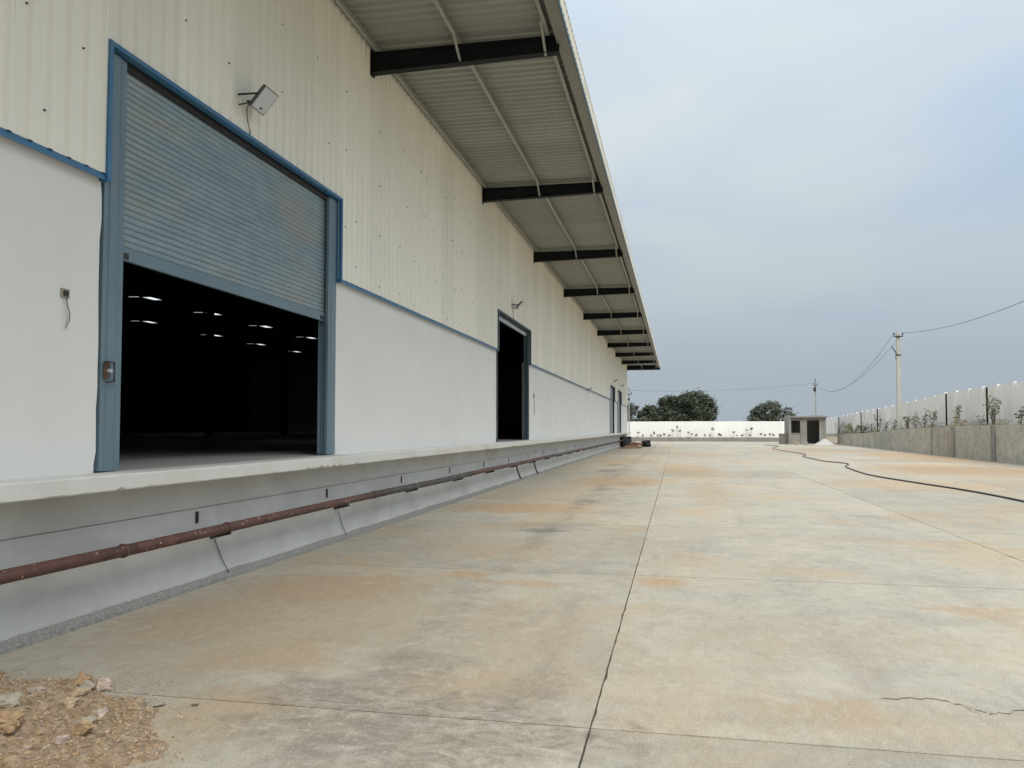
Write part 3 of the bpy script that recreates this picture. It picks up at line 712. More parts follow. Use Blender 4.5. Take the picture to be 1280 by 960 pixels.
for y in brk_y:
    if y < -7.5 or y > 79: continue
    inst('bracket_channel', stm, pp, (-4.846, y, 0)); inst('bracket_arm', brm, pp, (-4.846, y + 0.26, 0.0)); inst('pipe_clamp', clm, pp, (-4.84, y + 0.27, 0))
def drop(y, r, mat, name, spread=0.3):
    MB().tube([(-4.835, y - spread * .1, .53), (-4.83, y, .42), (-4.828, y + spread * .5, .22), (-4.80, y + spread, .02)], r, 6).build(name, M[mat], pp, True)
drop(7.78, .0045, 'hose', 'earth_cable', .25); drop(10.95, .0045, 'hose', 'earth_cable', .25)
drop(24.2, .022, 'pipedark', 'drain_pipe', .6); drop(27.3, .022, 'pipedark', 'drain_pipe', .6)

# ------------------------------------------------------------------ floodlights and boxes on the wall
def floodlight(label, y, z, first=[None], s=1.0):
    if first[0] is None:
        t = empty('floodlight', (XW + .04, y, z))
        o = Vector((XW + .04, y, z))
        # housing: square tilted so that the glass looks out and down; upper edge farther from the wall
        c = o + Vector((.26, -.05, -.02)); ey = Vector((0, 1, 0)); ev = Vector((.66, 0, .75)).normalized(); en = ey.cross(ev); 
        if en.x < 0: en = -en
        def quad(h, w, d0, d1):
            P = [c + ey * a * w + ev * b * h for a, b in ((-1, -1), (1, -1), (1, 1), (-1, 1))]
            return [p + en * d0 for p in P], [p + en * d1 for p in P]
        m = MB(); a_, b_ = quad(.145, .15, -.035, .0); m.loft(a_, b_)
        for k in range(7):
            q = -.12 + .04 * k; m.loft([c + ey * (q - .005) + ev * v + en * d for v, d in ((-.12, -.055), (.12, -.055), (.12, -.035), (-.12, -.035))], [c + ey * (q + .005) + ev * v + en * d for v, d in ((-.12, -.055), (.12, -.055), (.12, -.035), (-.12, -.035))])
        m.build('housing', M['floodgrey'], t)
        m = MB(); a_, b_ = quad(.133, .138, .0005, .004); m.loft(a_, b_); m.build('lamp_glass', M['glass'], t)
        m = MB(); q = c + en * .004 - ev * .095 + ey * .02
        m.loft([q + ey * a * .02 + ev * b * .012 for a, b in ((-1, -1), (1, -1), (1, 1), (-1, 1))], [q + en * .003 + ey * a * .02 + ev * b * .012 for a, b in ((-1, -1), (1, -1), (1, 1), (-1, 1))]); m.build('sensor_mark', M['black'], t)
        m = MB()
        m.tube([o + Vector((-.03, -.17, .03)), c + ey * -.165 + ev * .02 - en * .01], .011, 6); m.tube([o + Vector((-.03, .0, .03)), c + ey * .165 + ev * .02 - en * .01], .011, 6)
        m.tube([o + Vector((-.02, -.18, .03)), o + Vector((-.02, .02, .03))], .012, 6); m.tube([o + Vector((-.02, -.15, -.08)), c + ey * -.16 - ev * .10], .008, 6)
        m.build('mounting_bracket', M['black'], t)
        m = MB(); m.tube([o + Vector((.10, -.10, -.02)), o + Vector((.06, -.09, -.12)), o + Vector((.035, -.02, -.24)), o + Vector((.03, .05, -.34)), o + Vector((.03, .02, -.38)), o + Vector((.03, -.05, -.395))], .006, 6); m.build('cable', M['hose'], t, True)
        first[0] = t
    else:
        t = copy_tree(first[0]); t.location = (XW + .04, y, z); t.scale = (s, s, s)
    tag(t, label, 'floodlight', 'floodlights along the warehouse wall'); return t
floodlight('square floodlight tilted above the half-open shutter door, nearest of the wall lights', 8.27, 5.38)
floodlight('small floodlight above the tall open doorway', 23.5, 5.32)
floodlight('distant floodlight above the nearer of the two closed far doors', 62.6, 5.35)
floodlight('farthest floodlight, above the last closed door at the warehouse end', 70.6, 5.38)
floodlight('low floodlight mounted on the blue trim line beyond the open doorway', 43.9, 3.78, s=0.8)
t = empty('switch_box', (XW, 5.6, 2.73), 'small recessed switch box with dangling wire on the white wall left of the shutter door', 'switch box')
MB().box(XW + .001, 5.555, 2.69, XW + .012, 5.645, 2.765).build('box_rim', M['stone_grey'], t)
MB().box(XW + .0125, 5.575, 2.705, XW + .02, 5.625, 2.75).build('switch_face', M['black'], t)
MB().tube([(XW + .02, 5.60, 2.70), (XW + .03, 5.605, 2.62), (XW + .025, 5.635, 2.57), (XW + .025, 5.63, 2.50), (XW + .02, 5.595, 2.44)], .004, 6).build('loose_wire', M['wire'], t, True)
MB().tube([(XW + .02, 5.59, 2.70), (XW + .03, 5.588, 2.62), (XW + .025, 5.615, 2.55), (XW + .02, 5.60, 2.47)], .003, 6).build('loose_wire', M['brightrail'], t, True)
t = empty('switch_box', (XW, 27.4, 2.75), 'small switch box on the white wall just beyond the tall open doorway', 'switch box')
MB().box(XW + .001, 27.3, 2.68, XW + .02, 27.5, 2.84).build('box_rim', M['stone_grey'], t)
MB().tube([(XW + .02, 27.4, 2.68), (XW + .03, 27.42, 2.4), (XW + .02, 27.38, 2.1)], .012, 6).build('loose_wire', M['purlin'], t)

# ------------------------------------------------------------------ retaining wall on the right
rw = empty('retaining_wall', (15, 60, 0), 'low grey stained concrete retaining wall along the right edge of the yard', 'wall')
JY = [12, 18.5, 24.7, 30.9, 37.0, 43.2, 49.5, 53.9, 59.4, 64.7, 70.1, 74.9, 80.4, 88.0]
for a, b in zip(JY, JY[1:]):
    m = MB(); n = 8; rr = random.Random(int(a)); fr = []; 
    for i in range(n + 1):
        y = a + .03 + (b - a - .06) * i / n; q = rt(y) + rr.uniform(-.015, .02)
        fr.append([(rx(y), y, -.1), (rx(y), y, q), (rx(y) + .18, y, q + .005), (rx(y) + .18, y, -.1)])
    m.strip(fr); m.add(fr[0], [(3, 2, 1, 0)]); m.add(fr[-1], [(0, 1, 2, 3)])
    m.f = [tuple(reversed(f)) for f in m.f]
    m.build('wall_panel', M['retain'], rw)
for y in JY:
    w_ = .24 if y < 50 else .09
    MB().box(rx(y) - (.07 if y < 50 else .02), y - w_, -.1, rx(y) + .2, y + w_, rt(y) + .02).build('pilaster', M['cement' if y < 55 else 'retain'], rw)
# ------------------------------------------------------------------ precast boundary wall on the right
FX = 17.0
FT = [(10, 4.1), (44, 4.03), (50, 3.98), (57, 3.93), (60, 3.75), (74.3, 3.33), (80.5, 3.20), (94, 2.83), (104, 2.6)]
def ft(y):
    for (a, za), (b, zb) in zip(FT, FT[1:]):
        if a <= y <= b: return za + (zb - za) * (y - a) / (b - a)
bw = empty('boundary_wall', (FX, 60, 0), 'tall pale precast boundary wall with white posts behind the retaining wall', 'wall')
yy = 17.3; k = 0
FP = []
while yy < 102.5: FP.append(yy); yy += 2.16
for a, b in zip(FP, FP[1:]):
    zt = ft((a + b) / 2) - 0.05; zb = rt((a + b) / 2) - .3
    MB().box(FX, a + .07, zb, FX + .06, b - .07, zt).build('wall_panel', M['precast'], bw)
for i, y in enumerate(FP):
    MB().box(FX - .06, y - .07, rt(y) - .3, FX + .10, y + .07, ft(y) + .02).build('wall_post', M['precastpost'], bw)
for i, y in enumerate((45.9 + 2.5, 55.2, 73.0, 79.2, 89.6)):  # added black strips stand in for dark gaps and shaded post sides
    o = MB().box(FX - .30, y - .04, rt(y) - .15, FX - .22, y + .04, ft(y) - .10).build('shade_strip', M['rafter'])
    tag(o, 'thin black strip standing in for shade along the pale boundary wall, %s from the right edge' % ORD[i], 'post', 'black shade strips along the boundary wall')
# ------------------------------------------------------------------ white back wall
wb = empty('back_wall', (4, 103.5, 0), 'bright whitewashed panel wall closing the far end of the yard', 'wall')
BP = [-17.28 + 1.99 * k for k in range(18)]
for a, b in zip(BP, BP[1:]):
    z = 2.50 + 0.015 * math.sin(a * 3)
    MB().box(a + .07, 103.52, .1, b - .07, 103.58, z).build('wall_panel', M['whitewall'], wb)
for x in BP: MB().box(x - .07, 103.49, .1, x + .07, 103.62, 2.54).build('wall_post', M['whitewall'], wb)
kb = tag(MB().box(-14, 102.40, -.1, 16.5, 102.56, .50).build('kerb_wall', M['cement']), 'low grey kerb wall at the foot of the white back wall', 'kerb')

# ------------------------------------------------------------------ guard room
gr = empty('guard_room', (13, 86, 0), 'small unfinished cement guard room with dark doorway and window opening', 'hut')
gx0, gx1, gy0, gy1, gh = 11.25, 14.85, 86.0, 89.6, 2.74
def gbox(n, *a): return MB().box(*a).build(n, M['cement'], gr)
gbox('side_wall', gx0, gy0, 0, gx0 + .2, gy1, 2.98); gbox('side_wall', gx1 - .2, gy0, 0, gx1, gy1, gh)
gbox('rear_wall', gx0 + .2, gy1 - .2, 0, gx1 - .2, gy1, gh)
gbox('front_wall', gx0 + .2, gy0 + .1, 0, 11.48, gy0 + .3, gh); gbox('front_wall', 11.48, gy0 + .1, 0, 12.36, gy0 + .3, 1.16); gbox('front_wall', 11.48, gy0 + .1, 2.42, 12.36, gy0 + .3, gh)
gbox('front_wall', 12.36, gy0 + .06, 0, 13.0, gy0 + .3, gh); gbox('front_wall', 13.0, gy0 + .1, 2.46, 14.2, gy0 + .3, gh); gbox('front_wall', 14.2, gy0 + .08, 0, gx1 - .2, gy0 + .3, gh)
gbox('window_sill', 11.46, gy0 + .04, 1.10, 12.38, gy0 + .099, 1.16)
gbox('roof_slab', gx0 + .201, gy0 - .25, gh, gx1 + .15, gy1 + .1, 2.87)
gbox('parapet', 13.8, gy0 + 1.0, 2.87, gx1 + .1, gy1, 2.95)
gbox('room_floor', gx0 + .2, gy0 + .3, 0, gx1 - .2, gy1 - .2, .08)
gbox('ceiling', gx0 + .2, gy0 + .3, gh - .02, gx1 - .2, gy1 - .2, gh - .002)
o = MB(); o.box(10.65, 87.2, -.02, 11.24, 89.4, 1.02); o.box(10.6, 87.15, 1.02, 11.245, 89.45, 1.08)
tag(o.build('cement_block_wall', M['cement']), 'low grey cement block against the left side of the guard room', 'block')
# heap of white sand
def mound(name, cx, cy, r_, h, mat, seed, n=18, rings=7, sq=1.0, rough=.06):
    m = MB(); rr = random.Random(seed); vs = [(cx, cy, h)]; fs = []
    for i in range(1, rings + 1):
        q = i / rings
        for j in range(n):
            a = 2 * math.pi * j / n; d = r_ * q * (1 + .16 * mnoise.noise((math.cos(a) * 1.3, math.sin(a) * 1.3, seed)))
            z = h * (1 - q) ** 1.15 * (1 + rough * rr.uniform(-2, 2)) if i < rings else -.01
            vs.append((cx + d * math.cos(a), cy + d * math.sin(a) * sq, z))
    fs += [(0, 1 + j, 1 + (j + 1) % n) for j in range(n)]
    for i in range(rings - 1):
        for j in range(n): fs.append((1 + i * n + j, 1 + (i + 1) * n + j, 1 + (i + 1) * n + (j + 1) % n, 1 + i * n + (j + 1) % n))
    m.add(vs, fs); return m.build(name, mat, smooth=True, origin=(cx, cy, 0))
tag(mound('sand_heap', 14.35, 84.2, 1.12, .62, M['sand'], 3), 'pale sand heap in front of the guard room doorway', 'sand heap')
def rock(name, p, s, mat, seed, rotz=0, sub=2, flat=0.0, jag=.28):
    import bmesh
    bm = bmesh.new(); bmesh.ops.create_icosphere(bm, subdivisions=sub, radius=1)
    for v in bm.verts:
        d = v.co.normalized(); k_ = 1 + jag * mnoise.noise(d * 1.5 + Vector((seed, 0, 0))) + jag * .5 * mnoise.noise(d * 3.7 + Vector((0, seed, 0)))
        c = d * k_
        # faceted: clamp against a few random planes
        v.co = c
    rr = random.Random(seed)
    for _ in range(7):
        nrm = Vector((rr.gauss(0, 1), rr.gauss(0, 1), rr.gauss(0, 1))).normalized(); dd = rr.uniform(.55, .8)
        for v in bm.verts:
            q = v.co.dot(nrm)
            if q > dd: v.co -= nrm * (q - dd)
    for v in bm.verts:
        d = v.co.normalized()
        v.co += d * (.07 * mnoise.noise(v.co * 5 + Vector((seed, seed, 0))) + .045 * mnoise.noise(v.co * 12 + Vector((seed, 3, 0))))
        v.co = Vector((v.co.x * s[0], v.co.y * s[1], v.co.z * s[2]))
    me = bpy.data.meshes.new(name); bm.to_mesh(me); bm.free(); me.materials.append(mat)
    o = bpy.data.objects.new(name, me); link(o, None, p); o.rotation_euler = (rr.uniform(-.15, .15), rr.uniform(-.15, .15), rotz); return o
tag(rock('stone', (11.9, 85.0, .12), (.32, .25, .2), M['stone_tan'], 5), 'tan stone at the left foot of the guard room front', 'stone')
tag(rock('stone', (12.75, 84.9, .09), (.28, .2, .14), M['stone_grey'], 6), 'grey stone below the guard room window', 'stone')

# ------------------------------------------------------------------ hose across the yard
HP = [(8.4, 82), (8.61, 79.4), (8.95, 76), (8.2, 72), (7.48, 66.5), (7.5, 60), (7.85, 53), (7.15, 49), (7.05, 45), (7.1, 41.7), (7.62, 39.0), (7.0, 36.2), (6.72, 33.5), (6.54, 29.4), (6.98, 25.5), (7.35, 22.8), (7.48, 19.6), (7.2, 15), (7.6, 10)]
def spline(P, n):
    out = []
    P = [P[0]] + P + [P[-1]]
    for i in range(1, len(P) - 2):
        p0, p1, p2, p3 = [Vector((a[0], a[1], a[2] if len(a) > 2 else 0)) for a in P[i - 1:i + 3]]
        for k in range(n):
            t = k / n; out.append(.5 * ((2 * p1) + (-p0 + p2) * t + (2 * p0 - 5 * p1 + 4 * p2 - p3) * t * t + (-p0 + 3 * p1 - 3 * p2 + p3) * t ** 3))
    out.append(Vector((P[-1][0], P[-1][1], P[-1][2] if len(P[-1]) > 2 else 0))); return out
hs = [Vector((p.x, p.y, .024)) for p in spline(HP, 8)]
tag(MB().tube(hs, .023, 8).build('hose', M['hose'], smooth=True), 'black hose snaking across the concrete yard towards the guard room', 'hose')

# ------------------------------------------------------------------ utility poles and wires
def upole(name, x, y, z0, z1, w0, w1, mat, label, arm=True, lamp=False):
    t = empty(name, (x, y, z0), label, 'utility pole', 'utility poles')
    m = MB(); m.loft([(x + a * w0, y + b * w0 * .8, z0 - .3) for a, b in ((-1, -1), (1, -1), (1, 1), (-1, 1))], [(x + a * w1, y + b * w1 * .8, z1) for a, b in ((-1, -1), (1, -1), (1, 1), (-1, 1))]); m.build('post', M[mat], t)
    if arm:
        za = z1 - .38; MB().box(x - .32, y - w1 - .09, za - .04, x + .32, y - w1 - .001, za + .04).build('crossarm', M['black'], t)
        for s in (-1, 1):
            m = MB(); m.tube([(x + s * .30, y - w1 - .045, za + .04), (x + s * .30, y - w1 - .045, za + .12), (x + s * .30, y - w1 - .045, za + .14), (x + s * .30, y - w1 - .045, za + .26)], [.02, .02, .06, .05], 8); m.build('insulator', M['black'], t)
    if lamp:
        zl = z1 - 1.75; m = MB(); m.tube([(x - w1, y - .15, zl), (x - w1 - .12, y - .3, zl + .15), (x - .55, y - .4, zl + .62)], .035, 6); m.build('lamp_arm', M['black'], t)
        MB().tube([(x - w1 - .02, y - .2, zl), (x - w1 - .14, y - .25, zl - .15), (x - w1 - .1, y - .25, zl - .36)], .02, 6).build('cable', M['hose'], t)
        MB().box(x - w1 - .08, y - w1 * 1.3, zl - .03, x + w1 + .08, y + w1 * 1.3, zl + .03).build('clamp', M['black'], t)
    return t
upole('utility_pole', 16.2, 64, 1.45, 8.85, .17, .115, 'pole', 'tall concrete utility pole with lamp arm standing behind the retaining wall', True, True)
p2 = upole('utility_pole', 20.15, 125, 0, 8.4, .10, .08, 'steelpole', 'thin distant utility pole rising behind the guard room', True, False)
MB().tube([(20.15, 125, 8.4), (20.15, 125, 9.0)], .05, 6).build('top_pin', M['black'], p2)
MB().box(19.85, 124.7, 7.1, 20.2, 124.9, 7.7).build('switch_gear', M['black'], p2)
p3 = upole('utility_pole', -5.60, 97, 0, 6.1, .07, .06, 'steelpole', 'thin grey utility pole beside the far corner of the warehouse', True, False)
MB().tube([(-5.6, 97, 6.1), (-5.6, 97, 6.5)], .05, 6).build('top_pin', M['black'], p3)
MB().box(-5.72, 96.8, 5.0, -5.5, 96.92, 5.3).build('switch_gear', M['black'], p3)
def wire(a, b, sag, label, r=.016, n=24):
    a = Vector(a); b = Vector(b); P = [a.lerp(b, i / n) - Vector((0, 0, sag * 4 * (i / n) * (1 - i / n))) for i in range(n + 1)]
    tag(MB().tube(P, r, 5).build('power_line', M['wire']), label, 'power line', 'overhead wires')
wire((16.5, 63.85, 8.72), (15.4, 8, 11.0), 2.1, 'overhead wire running from the tall utility pole to the right edge of the sky')
wire((15.9, 63.85, 8.72), (20.0, 124.9, 8.35), 2.6, 'upper of two sagging wires between the tall pole and the pole behind the guard room')
wire((15.95, 63.85, 8.0), (20.0, 124.9, 8.0), 2.0, 'lower of two sagging wires between the tall pole and the pole behind the guard room', r=.012)
wire((19.9, 124.9, 8.35), (-5.6, 97, 6.2), .5, 'faint long wire crossing the sky above the trees towards the warehouse corner', r=.014)

# ------------------------------------------------------------------ trees and plants
def leaves(m, c, r3, n, size, rr, shell=.55):
    for _ in range(n):
        while True:
            d = Vector((rr.uniform(-1, 1), rr.uniform(-1, 1), rr.uniform(-1, 1)))
            if shell ** 2 < d.length_squared < 1 or (d.length_squared < 1 and rr.random() < .25): break
        p = Vector((c[0] + d.x * r3[0], c[1] + d.y * r3[1], c[2] + d.z * r3[2]))
        u = Vector((rr.gauss(0, 1), rr.gauss(0, 1), rr.gauss(0, .6))).normalized(); w = u.cross(Vector((rr.gauss(0, 1), rr.gauss(0, 1), rr.gauss(0, 1)))).normalized()
        s = size * rr.uniform(.6, 1.4)
        m.add([p - u * s, p - w * s * .45, p + u * s, p + w * s * .45], [(0, 1, 2, 3)])
def tree(label, x, y, h, rxr, ryr, seed, mat, clumps=34, per=95, zlow=.15, size=.24):
    rr = random.Random(seed); t = empty('tree', (x, y, 0), label, 'tree', 'trees beyond the back wall')
    m = MB(); m.tube([(x, y, -.1), (x + .1, y, h * .2), (x - .05, y, h * .45), (x + .1, y, h * .8)], [.28, .22, .15, .04], 8)
    L = MB(); 
    for i in range(clumps):
        a = rr.uniform(0, 2 * math.pi); zt = rr.random(); q = zlow + (1 - zlow) * zt
        prof = math.sqrt(max(.05, 1 - ((q - .48) / .56) ** 2)); d = math.sqrt(rr.random()) * .97 * prof
        cx, cy, cz = x + math.cos(a) * d * rxr, y + math.sin(a) * d * ryr, h * q * .95
        if i % 4 == 0: m.tube([(x, y, cz * .5), ((x + cx) / 2, (y + cy) / 2, cz * .72), (cx, cy, cz)], [.09, .06, .025], 5)
        s = rr.uniform(.35, 1.05) * min(rxr, h * .5) * .32
        leaves(L, (cx, cy, cz), (s, s, s * .75), per, size, rr); leaves(L, (cx, cy, cz), (s * 1.7, s * 1.7, s * 1.4), 14, size * .8, rr)
    m.build('trunk', M['bark'], t); L.build('crown', M[mat], t)
tree('broad dense dark tree, the biggest one beyond the white back wall', 2.6, 118, 6.75, 3.0, 2.6, 1, 'leaf_tree', 150, 90, .28, .2)
tree('dark tree joined to the left side of the biggest tree', -1.0, 118.5, 6.3, 2.3, 2.2, 2, 'leaf_tree', 105, 85, .25, .2)
tree('lower tree rising left of the dense group, nearer the warehouse', -3.9, 119, 5.0, 2.2, 2.0, 3, 'leaf_tree', 80, 80, .2, .2)
tree('thin leafy tree close behind the warehouse corner', -6.5, 117, 5.2, 1.9, 1.6, 4, 'leaf_tree2', 40, 50, .25, .2)
tree('loose grey-green tree standing alone left of the guard room', 13.1, 118, 5.3, 3.1, 2.4, 5, 'leaf_tree2', 75, 75, .35, .18)
def shrub(name, label, x, y, z, h, sp, seed, mat, nst=4, nl=26, ls=.11, cat='shrub', grp='young shrubs along the retaining wall', bare=.3):
    rr = random.Random(seed); t = empty(name, (x, y, z), label, cat, grp); m = MB(); L = MB()
    for i in range(nst):
        a = rr.uniform(0, 6.28); q = rr.uniform(.3, 1.5) * sp; hh = h * rr.uniform(.65, 1)
        p0 = Vector((x + rr.uniform(-.04, .04), y + rr.uniform(-.04, .04), z - .1)); p2_ = Vector((x + math.cos(a) * q, y + math.sin(a) * q, z + hh)); p1 = p0.lerp(p2_, .5) + Vector((rr.uniform(-.08, .08), 0, .05))
        m.tube([p0, p1, p2_], [.018, .013, .006], 5)
        for k in range(nl):
            f = bare + (1 - bare) * rr.random() ** .7; b = p0.lerp(p1, f * 2) if f < .5 else p1.lerp(p2_, f * 2 - 1)
            d = Vector((rr.gauss(0, 1), rr.gauss(0, 1), rr.gauss(-.1, .6))).normalized(); s = ls * rr.uniform(.6, 1.35); w = d.cross(Vector((rr.gauss(0, 1), rr.gauss(0, 1), rr.gauss(0, 1)))).normalized()
            b = b + d * s * .4
            L.add([b, b + d * s * .5 + w * s * .28, b + d * s, b + d * s * .5 - w * s * .28], [(0, 1, 2, 3)])
    m.build('stem', M['stem'], t); L.build('foliage', M[mat], t)
SHR = [(43.0, 16.35, .95, .3, 'leaf_dark', 4, 24, 'dark shrub cut by the right edge of the view above the retaining wall'),
       (46.0, 16.2, 1.55, .65, 'leaf_shrub', 8, 26, 'big sprawling shrub on the soil bank, right of the nearest black shade strip'),
       (47.2, 16.0, .6, .2, 'leaf_dark', 3, 12, 'small dark shrub in the big sprawling shrub\'s left flank'),
       (52.0, 16.2, 1.35, .35, 'leaf_shrub', 5, 26, 'single bushy sapling between the two nearest black shade strips'),
       (50.4, 16.0, .5, .25, 'drygrass', 6, 14, 'dry tan tuft left of the nearest black shade strip'),
       (56.6, 16.3, 1.25, .30, 'leaf_shrub', 4, 24, 'upright shrub touching the second black shade strip from the right'),
       (58.0, 16.2, 1.35, .40, 'leaf_dark', 5, 24, 'dark-topped shrub just left of the second black shade strip'),
       (60.2, 16.3, 1.20, .30, 'leaf_shrub', 4, 22, 'branching shrub midway between pole and second black shade strip'),
       (61.8, 16.2, 1.0, .30, 'leaf_dark', 4, 26, 'dense dark shrub just right of the tall utility pole'),
       (63.0, 16.4, 1.05, .2, 'leaf_dark', 3, 20, 'small shrub right against the tall utility pole'),
       (67.0, 16.5, 1.0, .3, 'leaf_shrub', 4, 22, 'rounded shrub just left of the tall utility pole'),
       (69.3, 16.5, .95, .2, 'leaf_dark', 3, 18, 'slim shrub, second left of the tall utility pole'),
       (72.0, 16.6, 1.75, .3, 'leaf_dark', 4, 26, 'tall shrub beside the third black shade strip'),
       (75.2, 16.6, 1.0, .5, 'leaf_shrub', 6, 24, 'wide low shrub between the third and fourth black shade strips'),
       (76.6, 16.3, .75, .5, 'leaf_dark', 7, 34, 'dense dark low bush at the wall edge below the fourth black shade strip'),
       (80.6, 16.4, .95, .7, 'leaf_yellow', 9, 36, 'yellowish bush left of the fourth black shade strip'),
       (84.5, 16.5, 1.2, .6, 'leaf_yellow', 8, 30, 'pale yellowish bush nearest the guard room'),
       (88.0, 16.4, 1.6, .5, 'stem', 6, 16, 'bare twiggy shrub right behind the guard room corner')]
for i, (y, x, h, sp, mt, ns, nl, lb) in enumerate(SHR): shrub('shrub', lb, x, y, rt(y) - .02, h, sp, 100 + i, mt, ns, nl)
rr = random.Random(9); gm = MB()
for _ in range(6500):
    y = rr.uniform(38, 92); x = rx(y) + .2 + rr.random() ** 1.6 * (16.9 - rx(y) - .2)
    if mnoise.noise((x * .8, y * .35, 7)) < -.05: continue
    z = rt(y) - .03 + .02; h = rr.uniform(.08, .26) + .22 * max(0, mnoise.noise((x * 2, y * .8, 3))); d = rr.uniform(-.12, .12); w = .014
    gm.add([(x, y - w, z), (x, y + w, z), (x + d, y + rr.uniform(-.06, .06), z + h)], [(0, 1, 2)])
tag(gm.build('dry_grass', M['drygrass']), 'dry tan grass tufts scattered on the soil bank', 'grass', None, 'stuff')
rr = random.Random(19); gm = MB()
for _ in range(2600):
    y = rr.uniform(40, 90); x = rx(y) + .2 + rr.random() * (16.8 - rx(y) - .2)
    if mnoise.noise((x * 1.1, y * .45, 17)) < .02: continue
    z = rt(y) + rr.random() ** 2 * .34; a = rr.uniform(0, 6.28); q = rr.uniform(.04, .09)
    gm.add([(x, y, z), (x + q * math.cos(a), y + q * math.sin(a), z + rr.uniform(-.02, .05)), (x - q * .6 * math.sin(a), y + q * .6 * math.cos(a), z + rr.uniform(.0, .09))], [(0, 1, 2)])
tag(gm.build('ground_cover', M['leaf_shrub']), 'low green weeds between the shrubs on the soil bank', 'weeds', None, 'stuff')
WX = [(-4.82, .75), (-4.22, .25), (-3.23, .3), (-2.84, .7), (-2.35, .28), (-2.05, .3), (-1.57, .5), (-.93, .3), (-.54, 1.1), (.10, 1.6), (.39, 1.0), (1.45, .75), (1.84, .5), (2.32, .35), (3.47, .3), (4.05, .3), (4.35, 1.25), (5.1, .5), (5.38, .35), (6.9, .8), (7.28, .35), (7.94, .3), (8.41, 1.1), (8.79, .35), (9.0, 1.35), (10.19, .55), (10.66, .35), (11.21, .5), (11.6, .4)]
for i, (x, h) in enumerate(WX):
    rr = random.Random(300 + i)
    t = empty('weed', (x, 102.95, .5), '%s weed before the white back wall, %s from the warehouse side' % ('tall thin' if h > .9 else ('mid-height' if h > .45 else 'tiny dark'), ORD[i]), 'weed', 'weeds along the back wall')
    m = MB(); m.tube([(x, 102.95, .4), (x + rr.uniform(-.1, .1), 102.95, .5 + h * .9)], .012, 5); m.build('stem', M['stem'], t)
    L = MB(); leaves(L, (x + rr.uniform(-.05, .05), 102.95, .5 + h * .82), (.13 + .06 * h, .12, .13 + .05 * h), 16, .11, rr, .1); L.build('foliage', M['leaf_dark'], t)

# ------------------------------------------------------------------ debris by the warehouse corner
tag(mound('earth_heap', -3.85, 67.2, 1.15, .26, M['earthred'], 8, n=26, rough=.16, sq=2.4), 'flat heap of reddish earth on the yard near the warehouse end', 'earth heap')
tag(rock('tarp_bundle', (-4.55, 70.5, .38), (.62, .9, .55), M['tarp'], 15, sub=4, jag=.6), 'big black tarpaulin bundle at the dock foot near the far corner', 'tarpaulin')
tag(rock('tarp_bundle', (-2.75, 72.2, .2), (.62, .6, .42), M['tarp'], 17, sub=4, jag=.7), 'smaller black bundle at the right end of the far debris', 'tarpaulin')
tag(rock('earth_lump', (-3.55, 71.5, .15), (.62, .8, .36), M['earthred'], 18, sub=4, jag=.6), 'dark reddish lump between the two far black bundles', 'earth lump')
tag(rock('stone', (-3.1, 68.0, .08), (.3, .3, .16), M['stone_grey'], 19), 'grey stone on the right rim of the far reddish earth heap', 'stone')
t = empty('barrel', (-4.45, 75.5, 0), 'dark upright barrel beside the dock end at the far corner', 'barrel')
m = MB(); m.tube([(-4.45, 75.5, 0), (-4.45, 75.5, .1), (-4.45, 75.5, .42), (-4.45, 75.5, .46), (-4.45, 75.5, .5), (-4.45, 75.5, .85)], [.29, .3, .3, .315, .3, .29], 16); m.build('barrel_body', M['tarp'], t, True)
MB().tube([(-4.45, 75.5, .85), (-4.45, 75.5, .87)], .30, 16).build('barrel_lid', M['rafter'], t)

# ------------------------------------------------------------------ rubble heap in the near corner
def inside(x, y):
    # soft outline of the heap, 0 outside .. 1 inside
    ex = (x + 3.95) / 1.40; ey = (y - 3.35) / 1.25
    q = math.hypot(ex, ey) + .16 * mnoise.noise((x * 2.1, y * 2.1, 0)) + .07 * mnoise.noise((x * 6, y * 6, 2))
    return max(0.0, min(1.0, (1.02 - q) / .75))
def hz(x, y):
    s = inside(x, y); k_ = s * s * (3 - 2 * s)
    return -0.006 + .10 * k_ + min(1, s * 4) * (.018 + .030 * (mnoise.noise((x * 4, y * 4, 1)) + .6 * mnoise.noise((x * 11, y * 11, 3)) + .45 * mnoise.noise((x * 27, y * 27, 5))))
m = MB(); rows = []; NX, NY = 190, 170
for i in range(NX):
    x = -4.80 + 2.35 * i / (NX - 1); rows.append([(x, 1.9 + 2.9 * j / (NY - 1), hz(x, 1.9 + 2.9 * j / (NY - 1))) for j in range(NY)])
m.strip(rows); 
